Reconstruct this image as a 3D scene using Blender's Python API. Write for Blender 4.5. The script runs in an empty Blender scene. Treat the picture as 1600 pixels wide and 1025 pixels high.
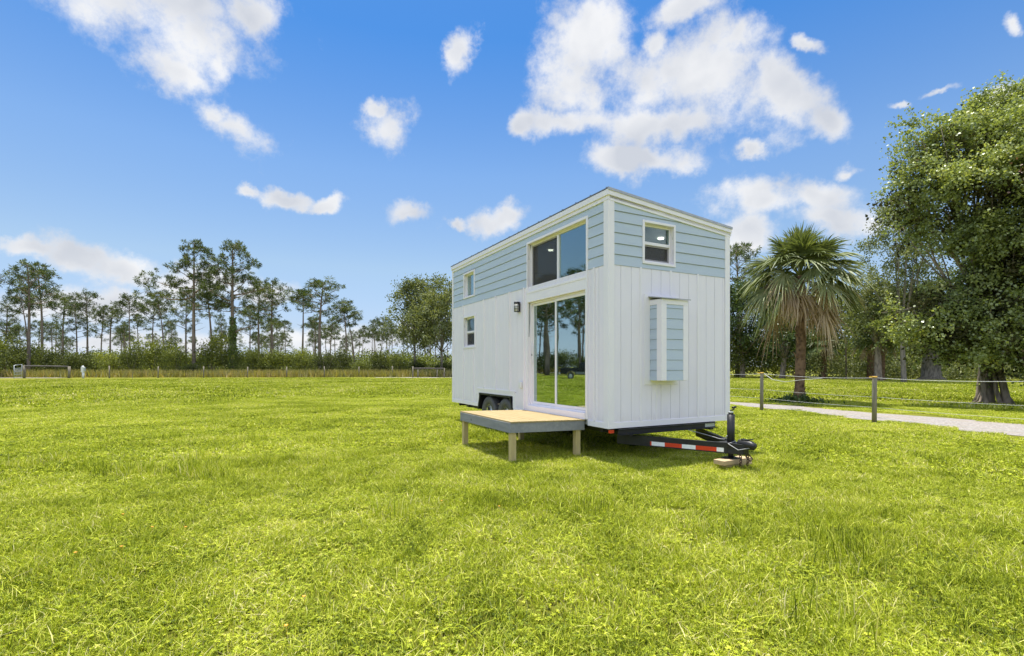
import bpy, bmesh, math, random
import numpy as np
from mathutils import Vector, Matrix
R = math.radians
SC = bpy.context.scene
COL = SC.collection
rng = np.random.default_rng(11)
random.seed(5)

# ------------------------------------------------------------------ camera
F_PX, CX, HY, EYE = 776.0, 800.0, 573.0, 1.45
cam = bpy.data.cameras.new("camera")
cam.sensor_width = 36.0
cam.lens = F_PX / 1600 * 36.0
cam.shift_y = (HY - 512.5) / 1600
cam.clip_start, cam.clip_end = 0.05, 3000
co = bpy.data.objects.new("camera", cam)
co.location = (0, 0, EYE)
co.rotation_euler = (R(90), 0, 0)
COL.objects.link(co)
SC.camera = co

# ------------------------------------------------------------------ exposure, sun, sky
SC.view_settings.view_transform = 'Standard'
SC.view_settings.look = 'None'
SC.view_settings.exposure = 0.85
SC.view_settings.gamma = 1.0
SC.cycles.use_denoising = True
SC.cycles.max_bounces = 10
SC.cycles.transparent_max_bounces = 16
SUN_AZ, SUN_EL = math.atan2(-0.42, 0.907), R(79.5)          # azimuth measured from +Y towards +X
sd = Vector((math.sin(SUN_AZ) * math.cos(SUN_EL), math.cos(SUN_AZ) * math.cos(SUN_EL), math.sin(SUN_EL)))
sun = bpy.data.lights.new("sun", 'SUN')
sun.energy, sun.angle, sun.color = 4.4, R(0.5), (1.0, 0.95, 0.86)
so = bpy.data.objects.new("sun", sun)
so.rotation_euler = sd.to_track_quat('Z', 'Y').to_euler()
so.location = (0, 0, 60)
COL.objects.link(so)


class NT:
    """small helper around a node tree"""
    def __init__(s, tree):
        s.t = tree
        tree.nodes.clear()

    def n(s, kind, **kw):
        ins = kw.pop('ins', {})
        nd = s.t.nodes.new(kind)
        for k, v in kw.items():
            setattr(nd, k, v)
        for k, v in ins.items():
            sock = nd.inputs[k]
            if isinstance(v, bpy.types.NodeSocket):
                s.t.links.new(v, sock)
            else:
                sock.default_value = v
        return nd

    def m(s, op, a, b=None, c=None, clamp=False):
        ins = {0: a}
        if b is not None: ins[1] = b
        if c is not None: ins[2] = c
        return s.n('ShaderNodeMath', operation=op, use_clamp=clamp, ins=ins).outputs[0]

    def v(s, op, a, b=None, out=0):
        ins = {0: a}
        if b is not None: ins[1] = b
        return s.n('ShaderNodeVectorMath', operation=op, ins=ins).outputs[out]

    def noise(s, vec, scale, detail=4.0, rough=0.55, out='Fac', dist=0.0):
        ins = {'Scale': scale, 'Detail': detail, 'Roughness': rough, 'Distortion': dist}
        if vec is not None: ins['Vector'] = vec
        return s.n('ShaderNodeTexNoise', ins=ins).outputs[out]

    def ramp(s, fac, stops, interp='LINEAR'):
        nd = s.n('ShaderNodeValToRGB', ins={'Fac': fac})
        cr = nd.color_ramp
        cr.interpolation = interp
        while len(cr.elements) < len(stops): cr.elements.new(0.5)
        for e, (p, c) in zip(cr.elements, stops):
            e.position = p
            e.color = (*c, 1) if len(c) == 3 else c
        return nd.outputs[0]

    def mix(s, fac, a, b, blend='MIX'):
        return s.n('ShaderNodeMix', data_type='RGBA', blend_type=blend, ins={0: fac, 6: a, 7: b}).outputs[2]

    def maprange(s, v, a, b, c=0.0, d=1.0, smooth=True):
        return s.n('ShaderNodeMapRange', interpolation_type='SMOOTHSTEP' if smooth else 'LINEAR', ins={0: v, 1: a, 2: b, 3: c, 4: d}).outputs[0]


world = bpy.data.worlds.new("World")
SC.world = world
world.use_nodes = True
W = NT(world.node_tree)
SKY_STRENGTH = 0.13
sky = W.n('ShaderNodeTexSky', sky_type='NISHITA', sun_disc=False, sun_elevation=SUN_EL, sun_rotation=SUN_AZ,
          altitude=0, air_density=1.0, dust_density=0.4, ozone_density=1.0)
tc = W.n('ShaderNodeTexCoord').outputs['Generated']
sep = W.n('ShaderNodeSeparateXYZ', ins={0: tc})
# stock sky tinted by height above the horizon: deeper blue, lighter again overhead
deep = W.ramp(sep.outputs[2], [(0.0, (0.40, 0.50, 0.84)), (0.068, (0.46, 0.475, 0.60)), (0.188, (0.60, 0.605, 0.61)), (0.355, (0.50, 0.62, 0.72)), (0.55, (0.225, 0.505, 0.76)), (0.72, (0.25, 0.52, 0.78)), (0.92, (0.6, 0.78, 0.95))])
skyc = W.mix(1.0, sky.outputs[0], deep, 'MULTIPLY')
ysafe = W.m('MAXIMUM', sep.outputs[1], 0.05)
u = W.m('DIVIDE', sep.outputs[0], ysafe)
vv = W.m('DIVIDE', sep.outputs[2], ysafe)
uv = W.n('ShaderNodeCombineXYZ', ins={0: u, 1: vv}).outputs[0]
warp_lo = W.v('SCALE', W.v('SUBTRACT', W.noise(tc, 5.0, 3.0, 0.5, 'Color'), (0.5, 0.5, 0.5)))
warp_lo.node.inputs['Scale'].default_value = 0.13
warp_hi = W.v('SCALE', W.v('SUBTRACT', W.noise(tc, 19.0, 6.0, 0.62, 'Color'), (0.5, 0.5, 0.5)))
warp_hi.node.inputs['Scale'].default_value = 0.07
uvw = W.v('ADD', W.v('ADD', uv, warp_lo), warp_hi)
uvw = W.v('MULTIPLY', uvw, (1, 1, 0))
# cumulus clouds: (direction x, direction y, half width, half height, tilt) in units of pixels of a 1600 wide view
CLOUDS = [(225, 5, 185, 66, -8), (320, 66, 108, 72, -25), (285, 116, 72, 34, -25), (392, 36, 56, 42, 0), (350, 108, 46, 46, 0), (290, 20, 120, 60, 0),
          (372, 196, 72, 38, -28), (345, 175, 34, 28, 0), (603, 205, 42, 50, -40), (580, 175, 22, 22, 0),
          (378, 300, 24, 13, 0), (438, 307, 46, 17, -6), (500, 317, 38, 15, -4), (648, 342, 44, 24, -5), (782, 350, 40, 24, 15), (725, 353, 20, 11, 0),
          (45, 388, 80, 15, -6), (112, 396, 66, 25, -6), (192, 412, 66, 27, -4), (728, 76, 22, 46, -28),
          (928, 50, 72, 90, 0), (908, 130, 58, 66, 15), (905, 190, 78, 32, 12), (838, 206, 34, 20, 25),
          (1095, 128, 135, 78, -10), (1145, 70, 74, 50, -10), (1235, 140, 96, 44, -22), (1298, 188, 40, 32, -20), (1265, 75, 30, 16, -10),
          (1040, 190, 110, 42, 0), (1030, 246, 84, 30, -5), (980, 252, 62, 30, 0), (1060, 12, 62, 30, 0), (1040, 60, 24, 40, 20),
          (1330, 274, 28, 17, 10), (1165, 243, 24, 15, 0), (1180, 318, 92, 34, 0), (1280, 318, 98, 34, -4), (1165, 375, 50, 40, 0), (1300, 352, 90, 26, 0),
          (1578, 146, 44, 22, 28), (1592, 36, 20, 16, 0), (1470, 138, 44, 9, 18), (1410, 157, 22, 8, 0),
          (320, 432, 90, 28, -6), (395, 452, 80, 24, 0), (120, 470, 190, 26, 0), (560, 520, 170, 26, 0), (250, 535, 300, 20, 0)]
acc = None
for (px, py, a, b, rot) in CLOUDS:
    mp = W.n('ShaderNodeMapping', vector_type='TEXTURE', ins={'Vector': uvw, 'Location': ((px - CX) / F_PX, (HY - py) / F_PX, 0),
             'Rotation': (0, 0, R(rot)), 'Scale': (a / F_PX, b / F_PX, 1)}).outputs[0]
    ln = W.v('LENGTH', mp, out=1)
    acc = ln if acc is None else W.n('ShaderNodeMath', operation='SMOOTH_MIN', ins={0: acc, 1: ln, 2: 0.22}).outputs[0]
fine = W.noise(tc, 7.5, 14.0, 0.67)
soft = W.noise(tc, 6.5, 3.0, 0.5)
soft2 = W.noise(W.v('ADD', tc, (0.02, 0.0, 0.045)), 6.5, 3.0, 0.5)
field = W.m('ADD', W.m('SUBTRACT', 1.0, acc), W.m('MULTIPLY', W.m('SUBTRACT', fine, 0.5), 2.9))
front = W.maprange(field, -0.20, 0.72)
front = W.m('MULTIPLY', front, W.maprange(sep.outputs[1], 0.25, 0.4))
# unseen clouds beside and behind the camera, added bright to light the shaded walls
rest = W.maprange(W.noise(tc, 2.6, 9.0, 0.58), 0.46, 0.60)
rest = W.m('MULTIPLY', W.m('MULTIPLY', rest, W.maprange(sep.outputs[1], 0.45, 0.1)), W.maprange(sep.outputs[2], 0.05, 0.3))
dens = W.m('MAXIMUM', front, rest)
lit = W.m('ADD', 0.60, W.m('MULTIPLY', W.m('SUBTRACT', soft, soft2), 2.6), clamp=True)
core = W.maprange(field, 0.35, 1.0)
lit = W.m('SUBTRACT', lit, W.m('MULTIPLY', core, 0.22), clamp=True)
ccol = W.mix(lit, (2.75, 2.88, 3.15, 1), (4.2, 4.2, 4.2, 1))
ccol = W.mix(W.maprange(sep.outputs[1], 0.35, 0.1), ccol, (8.2, 8.5, 9.2, 1))  # out-of-view clouds far brighter and bluer than those in view, as wall fill
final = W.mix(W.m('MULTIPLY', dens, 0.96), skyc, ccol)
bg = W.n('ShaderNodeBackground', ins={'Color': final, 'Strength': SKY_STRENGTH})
wo = W.n('ShaderNodeOutputWorld', ins={'Surface': bg.outputs[0]})
world.cycles.sampling_method = 'MANUAL'
world.cycles.sample_map_resolution = 512

# ------------------------------------------------------------------ materials
def new_mat(name):
    m = bpy.data.materials.new(name)
    m.use_nodes = True
    return m, NT(m.node_tree)

def out(T, sh):
    T.n('ShaderNodeOutputMaterial', ins={'Surface': sh})

def paint(name, col, rough=0.5, var=0.06, scale=3.0, bump=0.0, bscale=60.0, spec=0.4, metallic=0.0, stretch=(1, 1, 1), splash=0.0):
    """a painted or plain surface with slight unevenness"""
    m, T = new_mat(name)
    c = T.n('ShaderNodeTexCoord').outputs['Object']
    c = T.v('MULTIPLY', c, stretch)
    nz = T.noise(c, scale, 6.0, 0.6)
    dark = tuple(x * (1 - var * 2) for x in col)
    lite = tuple(min(1, x * (1 + var)) for x in col)
    cc = T.ramp(nz, [(0.25, dark), (0.5, col), (0.75, lite)])
    if splash:
        sz = T.n('ShaderNodeSeparateXYZ', ins={0: T.n('ShaderNodeTexCoord').outputs['Object']}).outputs[2]
        dm = T.m('MULTIPLY', T.maprange(T.m('ADD', sz, T.m('MULTIPLY', T.noise(c, 5.0, 7.0, 0.7), 0.5)), 1.05, 0.72), splash)
        cc = T.mix(dm, cc, (0.40, 0.34, 0.24, 1))
    p = T.n('ShaderNodeBsdfPrincipled', ins={'Base Color': cc, 'Roughness': rough, 'Metallic': metallic, 'Specular IOR Level': spec})
    if bump:
        b = T.n('ShaderNodeBump', ins={'Strength': bump, 'Distance': 0.01, 'Height': T.noise(c, bscale, 4.0, 0.6)})
        T.t.links.new(b.outputs[0], p.inputs['Normal'])
    out(T, p.outputs[0])
    return m

def wood(name, c0, c1, scale=1.0, axis=0, rough=0.75, knots=True):
    m, T = new_mat(name)
    c = T.n('ShaderNodeTexCoord').outputs['Object']
    st = [14.0, 14.0, 14.0]
    st[axis] = 0.9
    g = T.v('MULTIPLY', c, tuple(x * scale for x in st))
    nz = T.noise(g, 1.6, 6.0, 0.62, dist=0.6)
    cc = T.ramp(nz, [(0.28, c0), (0.55, tuple((a + b) / 2 for a, b in zip(c0, c1))), (0.75, c1)])
    big = T.noise(c, 2.2, 3.0)
    cc = T.mix(T.m('MULTIPLY', T.maprange(big, 0.45, 0.75), 0.35), cc, (*[x * 0.7 for x in c0], 1))
    if knots:
        vo = T.n('ShaderNodeTexVoronoi', ins={'Vector': T.v('MULTIPLY', c, (3.1, 3.1, 3.1)), 'Scale': 1.0, 'Randomness': 1.0})
        k = T.maprange(vo.outputs['Distance'], 0.10, 0.04)
        cc = T.mix(T.m('MULTIPLY', k, 0.75), cc, (c0[0] * 0.25, c0[1] * 0.2, c0[2] * 0.16, 1))
    p = T.n('ShaderNodeBsdfPrincipled', ins={'Base Color': cc, 'Roughness': rough, 'Specular IOR Level': 0.25})
    b = T.n('ShaderNodeBump', ins={'Strength': 0.35, 'Distance': 0.01, 'Height': nz})
    T.t.links.new(b.outputs[0], p.inputs['Normal'])
    out(T, p.outputs[0])
    return m

def leafmat(name, stops, transl=0.35, rough=0.5, gloss=0.06, tcol=(1.15, 1.15, 0.55), objvar=0.25, wscale=None):
    m, T = new_mat(name)
    a = T.n('ShaderNodeAttribute', attribute_name='tint').outputs['Fac']
    f = a
    oi = T.n('ShaderNodeObjectInfo').outputs['Random']
    f = T.m('ADD', f, T.m('MULTIPLY', T.m('SUBTRACT', oi, 0.5), objvar), clamp=True)
    if wscale:
        pos = T.n('ShaderNodeNewGeometry').outputs['Position']
        f = T.m('ADD', f, T.m('MULTIPLY', T.m('SUBTRACT', T.noise(pos, wscale, 6.0, 0.7), 0.5), 0.8), clamp=True)
    cc = T.ramp(f, stops)
    d = T.n('ShaderNodeBsdfDiffuse', ins={'Color': cc})
    tl = T.n('ShaderNodeBsdfTranslucent', ins={'Color': T.mix(1.0, cc, (*tcol, 1), 'MULTIPLY')})
    g = T.n('ShaderNodeBsdfGlossy', ins={'Color': (0.9, 0.95, 0.9, 1), 'Roughness': rough})
    s1 = T.n('ShaderNodeMixShader', ins={0: transl, 1: d.outputs[0], 2: tl.outputs[0]})
    s2 = T.n('ShaderNodeMixShader', ins={0: gloss, 1: s1.outputs[0], 2: g.outputs[0]})
    out(T, s2.outputs[0])
    return m

def bark(name, c0, c1, scale=6.0, stretch=(1, 1, 0.25)):
    m, T = new_mat(name)
    c = T.v('MULTIPLY', T.n('ShaderNodeTexCoord').outputs['Object'], stretch)
    nz = T.noise(c, scale, 7.0, 0.65)
    vo = T.n('ShaderNodeTexVoronoi', ins={'Vector': c, 'Scale': scale * 1.5}).outputs['Distance']
    cc = T.ramp(T.m('MULTIPLY', nz, T.m('ADD', vo, 0.6)), [(0.2, c0), (0.65, c1)])
    p = T.n('ShaderNodeBsdfPrincipled', ins={'Base Color': cc, 'Roughness': 0.9, 'Specular IOR Level': 0.15})
    b = T.n('ShaderNodeBump', ins={'Strength': 0.8, 'Distance': 0.05, 'Height': nz})
    T.t.links.new(b.outputs[0], p.inputs['Normal'])
    out(T, p.outputs[0])
    return m

def glass(name, refl=0.12, ior=1.55, tint=(0.62, 0.72, 0.68)):
    m, T = new_mat(name)
    fc = T.n('ShaderNodeLayerWeight', ins={'Blend': 0.5}).outputs['Facing']
    f = T.m('ADD', T.m('MULTIPLY', T.m('POWER', fc, 4.0), 0.8), refl, clamp=True)
    wob = T.n('ShaderNodeBump', ins={'Strength': 0.02, 'Distance': 0.02, 'Height': T.noise(T.n('ShaderNodeTexCoord').outputs['Object'], 2.0, 2.0)})
    tr = T.n('ShaderNodeBsdfTransparent', ins={'Color': (*tint, 1)})
    gl = T.n('ShaderNodeBsdfGlossy', ins={'Color': (0.84, 0.98, 0.97, 1), 'Roughness': 0.012, 'Normal': wob.outputs[0]})
    out(T, T.n('ShaderNodeMixShader', ins={0: f, 1: tr.outputs[0], 2: gl.outputs[0]}).outputs[0])
    return m

M = {}
M['white'] = paint('white_paint', (0.84, 0.79, 0.86), 0.45, 0.018, 1.3, 0.2, 35.0, stretch=(4, 4, 0.8), splash=0.2)
M['trim'] = paint('white_trim_paint', (0.86, 0.815, 0.855), 0.4, 0.02, 1.7, 0.12, 40.0)
M['groove'] = paint('recessed_sheathing', (0.36, 0.365, 0.37), 0.8, 0.05)
M['blue'] = paint('pale_blue_paint', (0.505, 0.575, 0.675), 0.5, 0.03, 1.5, 0.35, 26.0, stretch=(0.7, 0.7, 7))
M['bluegap'] = paint('lap_shadow_sheathing', (0.09, 0.115, 0.13), 0.8, 0.05)
M['vinyl'] = paint('white_vinyl', (0.85, 0.81, 0.845), 0.3, 0.015)
M['greyvinyl'] = paint('grey_screen_frame', (0.30, 0.28, 0.28), 0.4, 0.03)
M['roofmetal'] = paint('roof_metal', (0.22, 0.23, 0.25), 0.4, 0.06, 2.0, metallic=0.6)
M['flash'] = paint('galvanised_flashing', (0.42, 0.42, 0.43), 0.45, 0.12, 12.0, 0.3, 14.0, metallic=0.5)
M['black'] = paint('black_steel', (0.018, 0.018, 0.02), 0.42, 0.2, 9.0, 0.15, 50)
M['rubber'] = paint('tyre_rubber', (0.10, 0.098, 0.098), 0.75, 0.15, 14.0, 0.3, 60)
M['rim'] = paint('silver_rim', (0.62, 0.63, 0.65), 0.3, 0.05, metallic=0.7)
M['rust'] = paint('rusty_chain', (0.09, 0.05, 0.035), 0.75, 0.3, 20.0, metallic=0.4)
M['galv'] = paint('galvanised_steel', (0.50, 0.53, 0.56), 0.4, 0.08, 5.0, metallic=0.5)
M['red'] = paint('red_reflector', (0.62, 0.05, 0.02), 0.3, 0.06, 20)
M['silver'] = paint('silver_reflector', (0.80, 0.82, 0.84), 0.3, 0.05, 20)
M['cable'] = paint('grey_cable', (0.35, 0.35, 0.36), 0.5, 0.05)
M['glass'] = glass('window_glass', 0.06, 1.5, (0.72, 0.80, 0.80))
M['glassup'] = glass('loft_window_glass', 0.22, 1.6, (0.80, 0.88, 0.85))
M['glassdoor'] = glass('door_glass', 0.42, 1.6, (0.66, 0.75, 0.70))
M['lampglass'] = paint('lamp_glass', (0.75, 0.76, 0.76), 0.15, 0.05)
M['inwall'] = paint('interior_paint', (0.36, 0.36, 0.35), 0.7, 0.03)
M['infloor'] = wood('interior_floor', (0.22, 0.17, 0.12), (0.32, 0.26, 0.19), 1.0, 1, 0.4, False)
M['deck'] = wood('deck_pine', (0.32, 0.235, 0.11), (0.44, 0.34, 0.175), 0.9, 1, 0.7)
M['skirt'] = wood('grey_stained_wood', (0.22, 0.225, 0.24), (0.32, 0.325, 0.345), 0.7, 1, 0.7)
M['post'] = wood('treated_pine_post', (0.45, 0.35, 0.16), (0.64, 0.53, 0.28), 1.0, 2, 0.75)
M['timber'] = wood('timber_block', (0.42, 0.30, 0.17), (0.58, 0.44, 0.28), 1.2, 0, 0.8, False)
M['oldpost'] = wood('weathered_post', (0.16, 0.14, 0.11), (0.33, 0.30, 0.25), 1.2, 2, 0.9, False)
M['oldrail'] = wood('weathered_rail', (0.05, 0.045, 0.04), (0.22, 0.20, 0.18), 0.6, 0, 0.9, False)
M['wire'] = paint('fence_wire', (0.55, 0.55, 0.54), 0.5, 0.1)
M['rope'] = paint('white_fence_rope', (0.50, 0.50, 0.49), 0.6, 0.1)
M['yellow'] = paint('yellow_insulator', (0.75, 0.42, 0.02), 0.5, 0.05)
M['plastic'] = paint('white_plastic', (0.78, 0.78, 0.78), 0.4, 0.03)
M['carpaint'] = paint('black_car_paint', (0.012, 0.012, 0.015), 0.2, 0.1)
M['cargrey'] = paint('grey_car_paint', (0.22, 0.23, 0.24), 0.3, 0.05)
M['carglass'] = paint('dark_car_glass', (0.02, 0.025, 0.03), 0.05, 0.05)
M['pinebark'] = bark('pine_bark', (0.10, 0.075, 0.06), (0.27, 0.21, 0.17), 2.2)
M['greybark'] = bark('grey_bark', (0.06, 0.052, 0.042), (0.27, 0.235, 0.19), 5.0)
M['palmbark'] = bark('palm_bark', (0.035, 0.022, 0.015), (0.21, 0.135, 0.08), 5.0, (1, 1, 0.8))
M['oakbark'] = bark('oak_bark', (0.06, 0.048, 0.036), (0.34, 0.28, 0.22), 5.5)
M['needles'] = leafmat('pine_needles', [(0.0, (0.030, 0.050, 0.014)), (0.5, (0.075, 0.105, 0.026)), (1.0, (0.17, 0.19, 0.05))], 0.3, 0.5, 0.03)
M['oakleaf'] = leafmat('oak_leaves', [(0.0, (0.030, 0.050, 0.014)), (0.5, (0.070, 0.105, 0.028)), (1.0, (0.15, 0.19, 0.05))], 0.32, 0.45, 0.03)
M['vineleaf'] = leafmat('vine_leaves', [(0.0, (0.10, 0.13, 0.040)), (0.40, (0.23, 0.28, 0.080)), (0.8, (0.38, 0.42, 0.14)), (1.0, (0.52, 0.50, 0.11))], 0.42, 0.4, 0.05, objvar=0.0)
M['lightleaf'] = leafmat('light_leaves', [(0.0, (0.085, 0.105, 0.035)), (0.5, (0.17, 0.195, 0.07)), (1.0, (0.30, 0.31, 0.12))], 0.35, 0.5, 0.03)
M['shrubleaf'] = leafmat('shrub_leaves', [(0.0, (0.045, 0.055, 0.018)), (0.4, (0.10, 0.120, 0.030)), (0.75, (0.19, 0.22, 0.04)), (1.0, (0.34, 0.36, 0.05))], 0.35, 0.5, 0.02, objvar=0.55)
M['reed'] = leafmat('tall_grass_blades', [(0.0, (0.20, 0.19, 0.04)), (0.5, (0.36, 0.32, 0.07)), (1.0, (0.48, 0.34, 0.14))], 0.35, objvar=0, wscale=0.12)
M['ivy'] = leafmat('ivy_leaves', [(0.0, (0.07, 0.11, 0.018)), (0.6, (0.16, 0.22, 0.035)), (1.0, (0.28, 0.34, 0.05))], 0.3, objvar=0)
M['palmleaf'] = leafmat('palm_fronds', [(0.0, (0.065, 0.085, 0.026)), (0.5, (0.145, 0.175, 0.058)), (0.8, (0.25, 0.27, 0.11)), (1.0, (0.30, 0.26, 0.13))], 0.3, 0.5, 0.035, objvar=0)
M['palmdead'] = leafmat('dead_palm_fronds', [(0.0, (0.24, 0.16, 0.09)), (0.5, (0.46, 0.34, 0.21)), (1.0, (0.66, 0.53, 0.37))], 0.2, 0.6, 0.03, (1, 0.95, 0.85), objvar=0)
M['grass'] = leafmat('grass_blades', [(0.0, (0.065, 0.095, 0.012)), (0.28, (0.255, 0.315, 0.022)), (0.64, (0.51, 0.56, 0.040)), (0.88, (0.62, 0.60, 0.13)), (1.0, (0.70, 0.62, 0.33))], 0.22, 0.5, 0.012, (1.15, 1.15, 0.45), objvar=0.3, wscale=0.8)
M['flower'] = leafmat('yellow_petals', [(0.0, (0.75, 0.36, 0.01)), (1.0, (0.8, 0.55, 0.02))], 0.2, objvar=0)

def ground_mat():
    m, T = new_mat('lawn_ground')
    pos = T.n('ShaderNodeNewGeometry').outputs['Position']
    a = T.noise(pos, 0.35, 6.0, 0.6)
    b = T.noise(pos, 3.0, 8.0, 0.7)
    c = T.noise(pos, 45.0, 4.0, 0.7)
    f = T.m('ADD', T.m('MULTIPLY', a, 0.5), T.m('ADD', T.m('MULTIPLY', b, 0.25), T.m('MULTIPLY', c, 0.25)))
    cc = T.ramp(f, [(0.30, (0.07, 0.07, 0.018)), (0.45, (0.14, 0.15, 0.022)), (0.55, (0.22, 0.225, 0.03)), (0.72, (0.34, 0.32, 0.08))])
    soil = T.maprange(T.noise(pos, 7.0, 6.0, 0.7), 0.60, 0.72)
    cc = T.mix(T.m('MULTIPLY', soil, 0.5), cc, (0.20, 0.15, 0.09, 1))
    p = T.n('ShaderNodeBsdfPrincipled', ins={'Base Color': cc, 'Roughness': 0.95, 'Specular IOR Level': 0.05})
    bp = T.n('ShaderNodeBump', ins={'Strength': 0.7, 'Distance': 0.06, 'Height': T.m('ADD', b, c)})
    T.t.links.new(bp.outputs[0], p.inputs['Normal'])
    out(T, p.outputs[0])
    return m
M['ground'] = ground_mat()

def road_mat():
    m, T = new_mat('gravel')
    pos = T.n('ShaderNodeNewGeometry').outputs['Position']
    v = T.n('ShaderNodeTexVoronoi', ins={'Vector': pos, 'Scale': 28.0})
    a = T.noise(pos, 0.9, 6.0, 0.65)
    cc = T.ramp(v.outputs['Color'], [(0.2, (0.22, 0.20, 0.18)), (0.6, (0.30, 0.275, 0.25)), (0.95, (0.38, 0.35, 0.32))])
    cc = T.mix(T.m('MULTIPLY', T.maprange(a, 0.42, 0.7), 0.55), cc, (0.30, 0.25, 0.19, 1))
    grass = T.maprange(T.noise(pos, 2.3, 7.0, 0.7), 0.66, 0.72)
    cc = T.mix(T.m('MULTIPLY', grass, 0.7), cc, (0.14, 0.16, 0.03, 1))
    p = T.n('ShaderNodeBsdfPrincipled', ins={'Base Color': cc, 'Roughness': 0.95, 'Specular IOR Level': 0.1})
    bp = T.n('ShaderNodeBump', ins={'Strength': 0.6, 'Distance': 0.02, 'Height': v.outputs['Distance']})
    T.t.links.new(bp.outputs[0], p.inputs['Normal'])
    out(T, p.outputs[0])
    return m
M['road'] = road_mat()
def emit(name, col, s):
    m, T = new_mat(name)
    out(T, T.n('ShaderNodeEmission', ins={'Color': (*col, 1), 'Strength': s}).outputs[0])
    return m
M['lamp_on'] = emit('lit_ceiling_lamp', (1.0, 0.9, 0.75), 4.0)

# ------------------------------------------------------------------ object helpers
def tag(o, label=None, cat=None, group=None, kind=None):
    if label: o['label'] = label
    if cat: o['category'] = cat
    if group: o['group'] = group
    if kind: o['kind'] = kind
    return o

def empty(name, loc, rz=0.0, label=None, cat=None, group=None):
    o = bpy.data.objects.new(name, None)
    o.empty_display_size = 0.3
    o.location, o.rotation_euler = loc, (0, 0, rz)
    COL.objects.link(o)
    return tag(o, label, cat, group)

def link(name, me, parent=None):
    o = bpy.data.objects.new(name, me)
    COL.objects.link(o)
    if parent is not None: o.parent = parent
    return o

def mesh_np(name, V, Fc, mat, tint=None, smooth=False):
    V = np.ascontiguousarray(V, dtype=np.float32).reshape(-1, 3)
    Fc = np.ascontiguousarray(Fc, dtype=np.int32)
    k = Fc.shape[1]
    me = bpy.data.meshes.new(name)
    me.vertices.add(len(V))
    me.vertices.foreach_set('co', V.ravel())
    me.loops.add(Fc.size)
    me.loops.foreach_set('vertex_index', Fc.ravel())
    me.polygons.add(len(Fc))
    me.polygons.foreach_set('loop_start', np.arange(len(Fc), dtype=np.int32) * k)
    me.update(calc_edges=True)
    if tint is not None:
        at = me.attributes.new('tint', 'FLOAT', 'FACE')
        at.data.foreach_set('value', np.ascontiguousarray(tint, dtype=np.float32))
    if smooth:
        me.polygons.foreach_set('use_smooth', np.ones(len(Fc), dtype=bool))
    me.materials.append(mat)
    return me

class MB:
    """collects solids into ONE mesh"""
    def __init__(s):
        s.bm = bmesh.new()

    def poly(s, front, back):
        n = len(front)
        a = [s.bm.verts.new(p) for p in front]
        b = [s.bm.verts.new(p) for p in back]
        s.bm.faces.new(a)
        s.bm.faces.new(b[::-1])
        for i in range(n):
            j = (i + 1) % n
            s.bm.faces.new((a[j], a[i], b[i], b[j]))

    def box(s, x0, x1, y0, y1, z0, z1):
        s.poly([(x0, y0, z0), (x1, y0, z0), (x1, y0, z1), (x0, y0, z1)], [(x0, y1, z0), (x1, y1, z0), (x1, y1, z1), (x0, y1, z1)])

    def bar(s, p, q, w, h, up=(0, 0, 1)):
        p, q = Vector(p), Vector(q)
        d = (q - p).normalized()
        sd_ = d.cross(Vector(up))
        if sd_.length < 1e-4: sd_ = d.cross(Vector((0, 1, 0)))
        sd_.normalize()
        u_ = sd_.cross(d).normalized()
        c = [sd_ * (w / 2) * i + u_ * (h / 2) * j for i, j in ((-1, -1), (1, -1), (1, 1), (-1, 1))]
        s.poly([p + x for x in c], [q + x for x in c])

    def tube(s, pts, rad, n=10, cap=True):
        pts = [Vector(p) for p in pts]
        if not hasattr(rad, '__len__'): rad = [rad] * len(pts)
        rings = []
        ref = None
        for i, p in enumerate(pts):
            d = (pts[min(i + 1, len(pts) - 1)] - pts[max(i - 1, 0)]).normalized()
            if ref is None:
                ref = d.cross(Vector((0, 0, 1)))
                if ref.length < 1e-3: ref = d.cross(Vector((1, 0, 0)))
            ref = (ref - d * ref.dot(d)).normalized()
            o = d.cross(ref)
            rings.append([s.bm.verts.new(p + (ref * math.cos(2 * math.pi * k / n) + o * math.sin(2 * math.pi * k / n)) * rad[i]) for k in range(n)])
        for a, b in zip(rings, rings[1:]):
            for k in range(n):
                f = s.bm.faces.new((a[k], a[(k + 1) % n], b[(k + 1) % n], b[k]))
                f.smooth = True
        if cap:
            s.bm.faces.new(rings[0][::-1])
            s.bm.faces.new(rings[-1])

    def lathe(s, prof, center, axis='x', n=28):
        """prof: (radius, offset along axis) closed loop"""
        c = Vector(center)
        rings = []
        for k in range(n):
            a = 2 * math.pi * k / n
            ring = []
            for r_, t in prof:
                if axis == 'x': p = (t, r_ * math.cos(a), r_ * math.sin(a))
                elif axis == 'y': p = (r_ * math.cos(a), t, r_ * math.sin(a))
                else: p = (r_ * math.cos(a), r_ * math.sin(a), t)
                ring.append(s.bm.verts.new(c + Vector(p)))
            rings.append(ring)
        m_ = len(prof)
        for k in range(n):
            a, b = rings[k], rings[(k + 1) % n]
            for i in range(m_):
                f = s.bm.faces.new((a[i], a[(i + 1) % m_], b[(i + 1) % m_], b[i]))
                f.smooth = True

    def build(s, name, mat, parent=None, bevel=0.0):
        bmesh.ops.remove_doubles(s.bm, verts=s.bm.verts, dist=1e-6)
        bmesh.ops.recalc_face_normals(s.bm, faces=s.bm.faces)
        me = bpy.data.meshes.new(name)
        s.bm.to_mesh(me)
        s.bm.free()
        me.materials.append(mat)
        o = link(name, me, parent)
        if bevel:
            md = o.modifiers.new('bevel', 'BEVEL')
            md.width, md.segments, md.limit_method, md.angle_limit = bevel, 2, 'ANGLE', R(40)
        return o

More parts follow.
